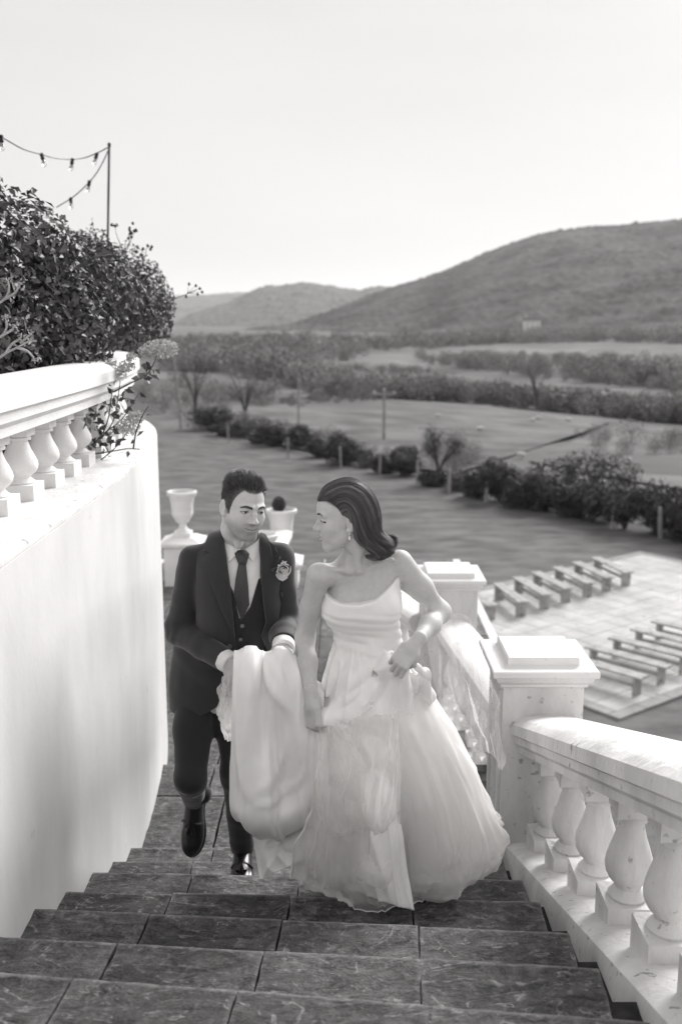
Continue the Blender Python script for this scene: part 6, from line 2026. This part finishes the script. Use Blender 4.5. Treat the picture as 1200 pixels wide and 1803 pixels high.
# swags of tulle falling from the right fist to the steps
SW = [
  ([[(562, 1280, 3.14), (572, 1278, 3.14), (586, 1280, 3.14), (604, 1274, 3.14)], [(566, 1350, 3.06), (584, 1356, 3.02), (605, 1352, 3.0), (640, 1340, 3.0)], [(550, 1430, 3.08), (576, 1440, 3.0), (615, 1436, 2.98), (664, 1412, 2.98)], [(518, 1500, 3.12), (560, 1516, 3.02), (610, 1510, 2.98), (668, 1480, 2.98)], [(514, 1545, 3.14), (556, 1560, 3.04), (612, 1552, 3.0), (676, 1518, 3.0)]], 'tulle', 3),
  ([[(604, 1282, 3.15), (640, 1264, 3.15), (678, 1258, 3.15), (696, 1272, 3.15)], [(596, 1360, 3.0), (636, 1372, 2.97), (676, 1372, 2.97), (704, 1350, 3.0)], [(600, 1420, 3.0), (636, 1442, 2.96), (672, 1440, 2.96), (700, 1410, 3.0)], [(612, 1446, 3.02), (640, 1468, 2.98), (668, 1464, 2.98), (694, 1430, 3.02)]], 'tulle', 5),
  ([[(570, 1286, 3.14), (590, 1290, 3.14), (612, 1290, 3.14), (628, 1284, 3.14)], [(556, 1370, 3.02), (590, 1390, 2.99), (625, 1394, 2.98), (652, 1372, 3.0)], [(560, 1430, 3.02), (592, 1456, 2.98), (632, 1456, 2.97), (662, 1424, 3.0)], [(572, 1450, 3.06), (600, 1478, 3.0), (634, 1474, 3.0), (660, 1440, 3.03)]], 'tulle', 8),
]
for rows_, mm, sd_ in SW:
    o, ov = sheet('tulle_swag', rows_, M[mm], noise=.010, nsc=9, fine=.010, thick=0, seed=sd_)
    if sd_ == 3:
        mb = MB(); mb.tube(ov[18:, 0], .0035, 5); oo = mb.build('hem_ribbon', M['satin'], BQ, True); off_b(oo)
# sheer tulle blown out behind her hip
sheet('blown_tulle', [
    [(752, 1130, 3.52), (775, 1092, 3.52), (805, 1078, 3.54), (832, 1096, 3.56), (846, 1130, 3.58)],
    [(762, 1190, 3.50), (788, 1160, 3.50), (818, 1152, 3.52), (846, 1166, 3.56), (862, 1200, 3.58)],
    [(782, 1260, 3.46), (806, 1240, 3.46), (832, 1236, 3.50), (856, 1246, 3.54), (870, 1276, 3.57)],
    [(800, 1330, 3.42), (822, 1322, 3.44), (844, 1322, 3.48), (862, 1332, 3.52), (874, 1356, 3.55)],
  ], M['tulle3'], noise=.016, nsc=9, fine=.012, thick=0, seed=6.6, ridge_=.02)
# pointed satin front of the skirt dropping over the step edge
sheet('skirt_front', [
    [(640, 1350, 3.12), (655, 1345, 3.11), (674, 1345, 3.11), (690, 1350, 3.12)],
    [(636, 1410, 3.04), (655, 1404, 3.02), (674, 1400, 3.02), (694, 1404, 3.04)],
    [(628, 1470, 3.02), (655, 1474, 2.98), (686, 1470, 2.97), (708, 1464, 3.0)],
    [(618, 1530, 3.03), (652, 1544, 2.97), (692, 1544, 2.95), (718, 1536, 2.98)],
    [(606, 1560, 3.06), (648, 1576, 3.0), (694, 1594, 2.94), (728, 1602, 2.95)],
  ], M['satin'], creases=[([(650, 1410, 3.0), (660, 1480, 2.98), (690, 1590, 2.95)], .012, .014)], noise=.003)
# shoe under the hem
def bshoe(p):
    q = (p - np.array([.05, 3.24, .43], np.float32))
    d = smin(ell(q, (0, -.10, .03), (.036, .07, .030)), ell(q, (0, .0, .05), (.030, .08, .035)), .03)
    return smax(d, .002 - q[..., 2], .003)
o = sdf_obj('shoe', bshoe, (-.05, 3.0, .42), (.15, 3.4, .56), .005, M['shirt'], BQ, 1); off_b(o)
# ================================================================== SHRUBS, FLOWERS AND LIGHTS ON THE LEFT TERRACE
def shrub_big(name, blobs, n, ln, wd, m, label, seed, base):
    root = empty(name, base); tag(root, label, 'shrub')
    b = np.array(base)
    bl_ = [(np.array(c) - b, q) for c, q in blobs]
    foliage('leaves', bl_, n, ln, wd, m, root, depth=.28, lump=.16, lsc=4.5, seed=seed, jitter=.75, inner=.4, fold=.3)
    stems('stem', (0, 0, -.02), [np.array(c) for c, q in bl_], M['bark'], root, .022, .006, seed=seed)
    # leading shoots above the outline
    r = np.random.default_rng(seed + 1)
    for k in range(16):
        c, q = bl_[r.integers(len(bl_))]
        d = unit(np.array([r.normal() * .5, r.normal() * .5, 1.0]))
        p0 = np.asarray(c) + d * np.asarray(q) * .92
        tip = p0 + unit(d + r.normal(size=3) * .25) * r.uniform(.05, .11)
        mb = MB(); mb.tube([p0, (p0 + tip) / 2 + r.normal(size=3) * .005, tip], [.003, .002, .0012], 5)
        sh_ = mb.build('shoot', M['bark'], root, True)
        pts = p0 + (tip - p0) * np.linspace(.2, 1, 9)[:, None] + r.normal(size=(9, 3)) * .008
        V_, F_ = leaf_arrays(pts, unit(r.normal(size=(9, 3)) + np.array([0, -.5, .4])), ln * .8, wd * .8, .3, r)
        obj('shoot_leaves', np_mesh('shoot_leaves', V_, F_), m, sh_)
    return root
shrub_big('evergreen_shrub', [((-1.95, 4.35, 2.62), (.62, .5, .60)), ((-1.78, 4.45, 2.45), (.50, .42, .48)), ((-1.60, 5.0, 2.45), (.44, .5, .56)), ((-1.40, 4.9, 2.50), (.30, .4, .34)), ((-2.0, 4.3, 3.0), (.5, .45, .40)), ((-1.28, 5.35, 2.62), (.22, .35, .28)), ((-1.85, 4.1, 2.25), (.42, .35, .35)), ((-2.5, 4.6, 2.9), (.6, .5, .6)), ((-1.55, 4.7, 2.80), (.34, .4, .30))],
          19000, .047, .027, M['leafbig'], 'large glossy-leaved evergreen shrub bulging over the left balustrade', 201, (-1.8, 4.6, LEDGE + .06))
shrub_big('evergreen_shrub', [((-1.58, 7.0, 2.66), (.38, .4, .36)), ((-1.40, 7.05, 2.58), (.24, .35, .32)), ((-1.75, 6.9, 2.84), (.30, .35, .27)), ((-2.2, 7.0, 2.4), (.5, .4, .6))],
          10000, .036, .020, M['leaffar'], 'smaller dark evergreen shrub behind the large one, at the wall end', 202, (-1.75, 7.0, LEDGE + .06))

def twig_plant(root, pts, rad, m=M['bark']):
    mb = MB(); mb.tube(catmull(pts, 16), np.linspace(rad, rad * .45, 16), 5); return mb.build('stem', m, root, True)
# seed-headed stems above the far shrub
sd1 = empty('dry_seed_stems', tuple(P(215, 440, 6.9))); tag(sd1, 'thin dry stems with dark seed heads rising above the smaller shrub', 'plant')
b0 = np.array(sd1.location)
r = np.random.default_rng(44)
for pts in ([(225, 470), (220, 445), (222, 425), (232, 408)], [(222, 450), (212, 430), (205, 412), (203, 400)], [(224, 440), (232, 420), (238, 406)], [(221, 440), (228, 425), (226, 412)], [(250, 470), (256, 450), (258, 438), (264, 434)]):
    twig_plant(sd1, [P(a, b, 6.85) - b0 for a, b in pts], .003)
    e = P(pts[-1][0], pts[-1][1], 6.85) - b0
    for k in range(4):
        mb = MB(); mb.lathe([(.001, -.012), (.008, -.006), (.011, 0), (.007, .008), (.001, .012)], 7); mb.build('seed_head', M['black'], sd1, True, loc=tuple(e + r.normal(size=3) * .022))
sd2 = empty('dry_seed_stems', tuple(P(312, 525, 6.9))); tag(sd2, 'bare twig with seed heads sticking out against the far hills', 'plant')
b0 = np.array(sd2.location)
twig_plant(sd2, [P(a, b, 6.9) - b0 for a, b in ((298, 530), (318, 522), (338, 514), (352, 508))], .003)
for a, b in ((352, 508), (345, 503), (333, 500), (348, 518), (356, 514), (328, 522)):
    twig_plant(sd2, [P(330, 516, 6.9) - b0, P(a, b, 6.9) - b0], .0018)
    mb = MB(); mb.lathe([(.001, -.012), (.008, -.006), (.010, 0), (.006, .008), (.001, .012)], 7); mb.build('seed_head', M['black'], sd2, True, loc=tuple(P(a, b, 6.9) - b0))

# straggling valerian growing through the balusters
M['bloom'] = mat('pale_bloom', .42, .62, .7, scale=40, island=.3, spec=.2, trans=.2)
val = empty('valerian', tuple(P(150, 800, 4.85))); tag(val, 'straggling flowering valerian growing out between the left balusters', 'plant')
b0 = np.array(val.location)
main = [
  [(120, 805, 4.9), (150, 790, 4.8), (180, 770, 4.75), (200, 740, 4.75), (208, 700, 4.75), (212, 670, 4.75)],
  [(120, 805, 4.9), (160, 800, 4.75), (195, 795, 4.65), (225, 790, 4.6), (246, 791, 4.6)],
  [(130, 810, 4.9), (165, 815, 4.75), (190, 800, 4.7), (215, 775, 4.7), (228, 750, 4.7)],
  [(130, 800, 4.9), (170, 780, 4.8), (190, 740, 4.8), (196, 700, 4.8), (205, 660, 4.8)],
  [(200, 690, 4.8), (235, 672, 4.75), (256, 662, 4.7), (268, 645, 4.7), (276, 628, 4.7)],
  [(90, 760, 4.6), (115, 740, 4.6), (140, 728, 4.6), (158, 700, 4.6), (160, 672, 4.6)],
  [(150, 795, 4.8), (185, 762, 4.8), (215, 738, 4.8), (245, 692, 4.8)],
  [(235, 790, 4.6), (240, 760, 4.6), (252, 730, 4.6), (262, 715, 4.6)],
]
for pts in main: twig_plant(val, [P(*p) - b0 for p in pts], .0045)
def bloom(root, c, rad, n, seed, squash=.7):
    r = np.random.default_rng(seed)
    d = unit(r.normal(size=(n, 3))) * np.array([1, 1, squash])
    p = c + d * rad * (r.random((n, 1)) ** .35)
    V_, F_ = leaf_arrays(p, unit(d + r.normal(size=(n, 3)) * .7), .013, .010, .3, r)
    o = obj('flower_head', np_mesh('flower_head', V_, F_), M['bloom'], root)
bloom(val, P(283, 614, 4.7) - b0, .085, 1000, 1, .55); bloom(val, P(262, 618, 4.7) - b0, .05, 350, 2, .6)
bloom(val, P(205, 660, 4.8) - b0, .05, 260, 3); bloom(val, P(222, 645, 4.8) - b0, .045, 220, 4); bloom(val, P(225, 752, 4.7) - b0, .06, 380, 5); bloom(val, P(240, 735, 4.7) - b0, .045, 260, 6)
bloom(val, P(196, 640, 4.8) - b0, .03, 120, 7); bloom(val, P(232, 628, 4.85) - b0, .03, 120, 8)
r = np.random.default_rng(9)
lp = []
for (a, b, Y, sp, n) in ((85, 775, 4.5, 14, 26), (100, 800, 4.5, 12, 16), (118, 745, 4.6, 10, 12), (150, 715, 4.65, 14, 20), (165, 690, 4.65, 14, 16), (150, 740, 4.6, 12, 14), (190, 765, 4.75, 22, 24), (245, 615, 4.8, 8, 6), (215, 715, 4.8, 18, 14), (258, 655, 4.75, 10, 8)):
    for k in range(n * 2): lp.append(P(a + r.normal() * sp, b + r.normal() * sp, Y + r.normal() * .05) - b0)
lp = np.array(lp)
V_, F_ = leaf_arrays(lp, unit(r.normal(size=lp.shape) + np.array([.3, -.8, .4])), .045, .026, .25, r)
obj('leaves', np_mesh('leaves', V_, F_), M['leafbig'], val)
# small weed on the ledge
wd = empty('ledge_weed', tuple(P(72, 905, 3.78))); tag(wd, 'small leafy weed rooted on the ledge of the left wall', 'plant')
b0 = np.array(wd.location)
for a, b in ((60, 868), (66, 880), (88, 885), (95, 890), (55, 895), (90, 898), (75, 882)):
    twig_plant(wd, [P(74, 906, 3.8) - b0, P((74 + a) / 2, (906 + b) / 2 - 4, 3.78) - b0, P(a, b, 3.76) - b0], .0025)
    pts = np.array([P(74 + (a - 74) * t, 906 + (b - 906) * t, 3.77) - b0 for t in np.linspace(.35, 1, 6)]) + r.normal(size=(6, 3)) * .004
    V_, F_ = leaf_arrays(pts, unit(r.normal(size=(6, 3)) + np.array([0, -.8, .5])), .028, .010, .2, r)
    obj('leaves', np_mesh('leaves', V_, F_), M['leaffar'], wd)
# pale dead stems in front of the big shrub at the left edge
ds = empty('pale_dry_stems', tuple(P(10, 620, 3.9))); tag(ds, 'pale dried branching stems in front of the large shrub at the left edge', 'plant')
b0 = np.array(ds.location)
M['drystem'] = mat('pale_dry_stem', .30, .42, .8, scale=40, spec=.2)
for pts in ([(-15, 640), (10, 622), (30, 612), (52, 600)], [(10, 622), (22, 605), (36, 596), (38, 588)], [(30, 612), (48, 618), (60, 630)], [(-15, 600), (5, 590), (12, 575), (10, 560)], [(5, 590), (22, 580), (24, 570)], [(-12, 540), (10, 525), (16, 508), (14, 494)], [(10, 525), (26, 516), (36, 500)], [(36, 604), (50, 592), (56, 588)]):
    mb = MB(); mb.tube(catmull([P(a, b, 3.9) - b0 for a, b in pts], 10), np.linspace(.006, .0035, 10), 5); mb.build('stem', M['drystem'], ds, True)
    e = P(pts[-1][0], pts[-1][1], 3.9) - b0
    V_, F_ = leaf_arrays(e + r.normal(size=(14, 3)) * .011, unit(r.normal(size=(14, 3))), .018, .010, .3, r)
    obj('dry_head', np_mesh('dry_head', V_, F_), M['drystem'], ds)

# festoon lights on their pole
YL = 8.0
fp = empty('festoon_pole', tuple(P(190, 640, YL))); tag(fp, 'slim metal pole behind the shrubs carrying the festoon lights', 'pole')
b0 = np.array(fp.location)
mb = MB(); mb.tube([P(190, 660, YL) - b0, P(190, 420, YL) - b0, P(192.5, 255, YL) - b0], .0095, 8); mb.build('shaft', M['metal'], fp, True)
mb = MB(); mb.lathe([(.004, -.01), (.013, -.008), (.013, .014), (.007, .02), (.001, .022)], 8); mb.build('finial', M['black'], fp, True, loc=tuple(P(192.5, 256, YL) - b0))
M['glass'] = bpy.data.materials.new('clear_bulb_glass'); M['glass'].use_nodes = True
_b = M['glass'].node_tree.nodes['Principled BSDF']; _b.inputs['Transmission Weight'].default_value = 1.0; _b.inputs['Roughness'].default_value = .02; _b.inputs['Base Color'].default_value = grey(.95)
def festoon(pts, bulbs, label):
    root = empty('festoon_lights', tuple(P(*pts[0]))); tag(root, label, 'string lights', 'festoon lights')
    b0 = np.array(root.location)
    mb = MB(); mb.tube(catmull([P(*p) - b0 for p in pts], 40), .0042, 6); mb.build('cable', M['black'], root, True)
    for a, b, Y in bulbs:
        p0 = P(a, b, Y) - b0
        mb = MB(); mb.lathe([(.006, .004), (.017, .0), (.019, -.016), (.014, -.022), (.017, -.028), (.018, -.048), (.012, -.056)], 12)
        s_ = mb.build('lamp_holder', M['black'], root, True, loc=tuple(p0)); s_.rotation_euler = (random.uniform(-.2, .2), random.uniform(-.2, .3), 0); s_.scale = (.8, .8, .8)
        mb = MB(); mb.lathe([(.010, -.05), (.013, -.06), (.021, -.082), (.022, -.094), (.016, -.108), (.001, -.114)], 12); mb.build('bulb', M['glass'], s_, True)
festoon([(-60, 215, 5.5), (0, 240, 6.2), (40, 262, 6.8), (73, 272, 7.2), (100, 279, 7.5), (128, 280.5, 7.7), (150, 277.5, 7.85), (172, 269, 7.95), (192, 259, 8.0)],
        [(2, 238, 6.2), (73, 270, 7.2), (128, 279, 7.7), (171, 270, 7.95)], 'upper string of unlit bulbs sagging from the pole to the left edge')
festoon([(192, 262, 8.0), (182, 284, 8.05), (170, 305, 8.1), (158, 320, 8.2), (142, 336, 8.3), (126, 349, 8.4), (100, 365, 8.6)], [(158, 318, 8.2), (125, 348, 8.4)], 'lower string of unlit bulbs dropping from the pole behind the shrub')
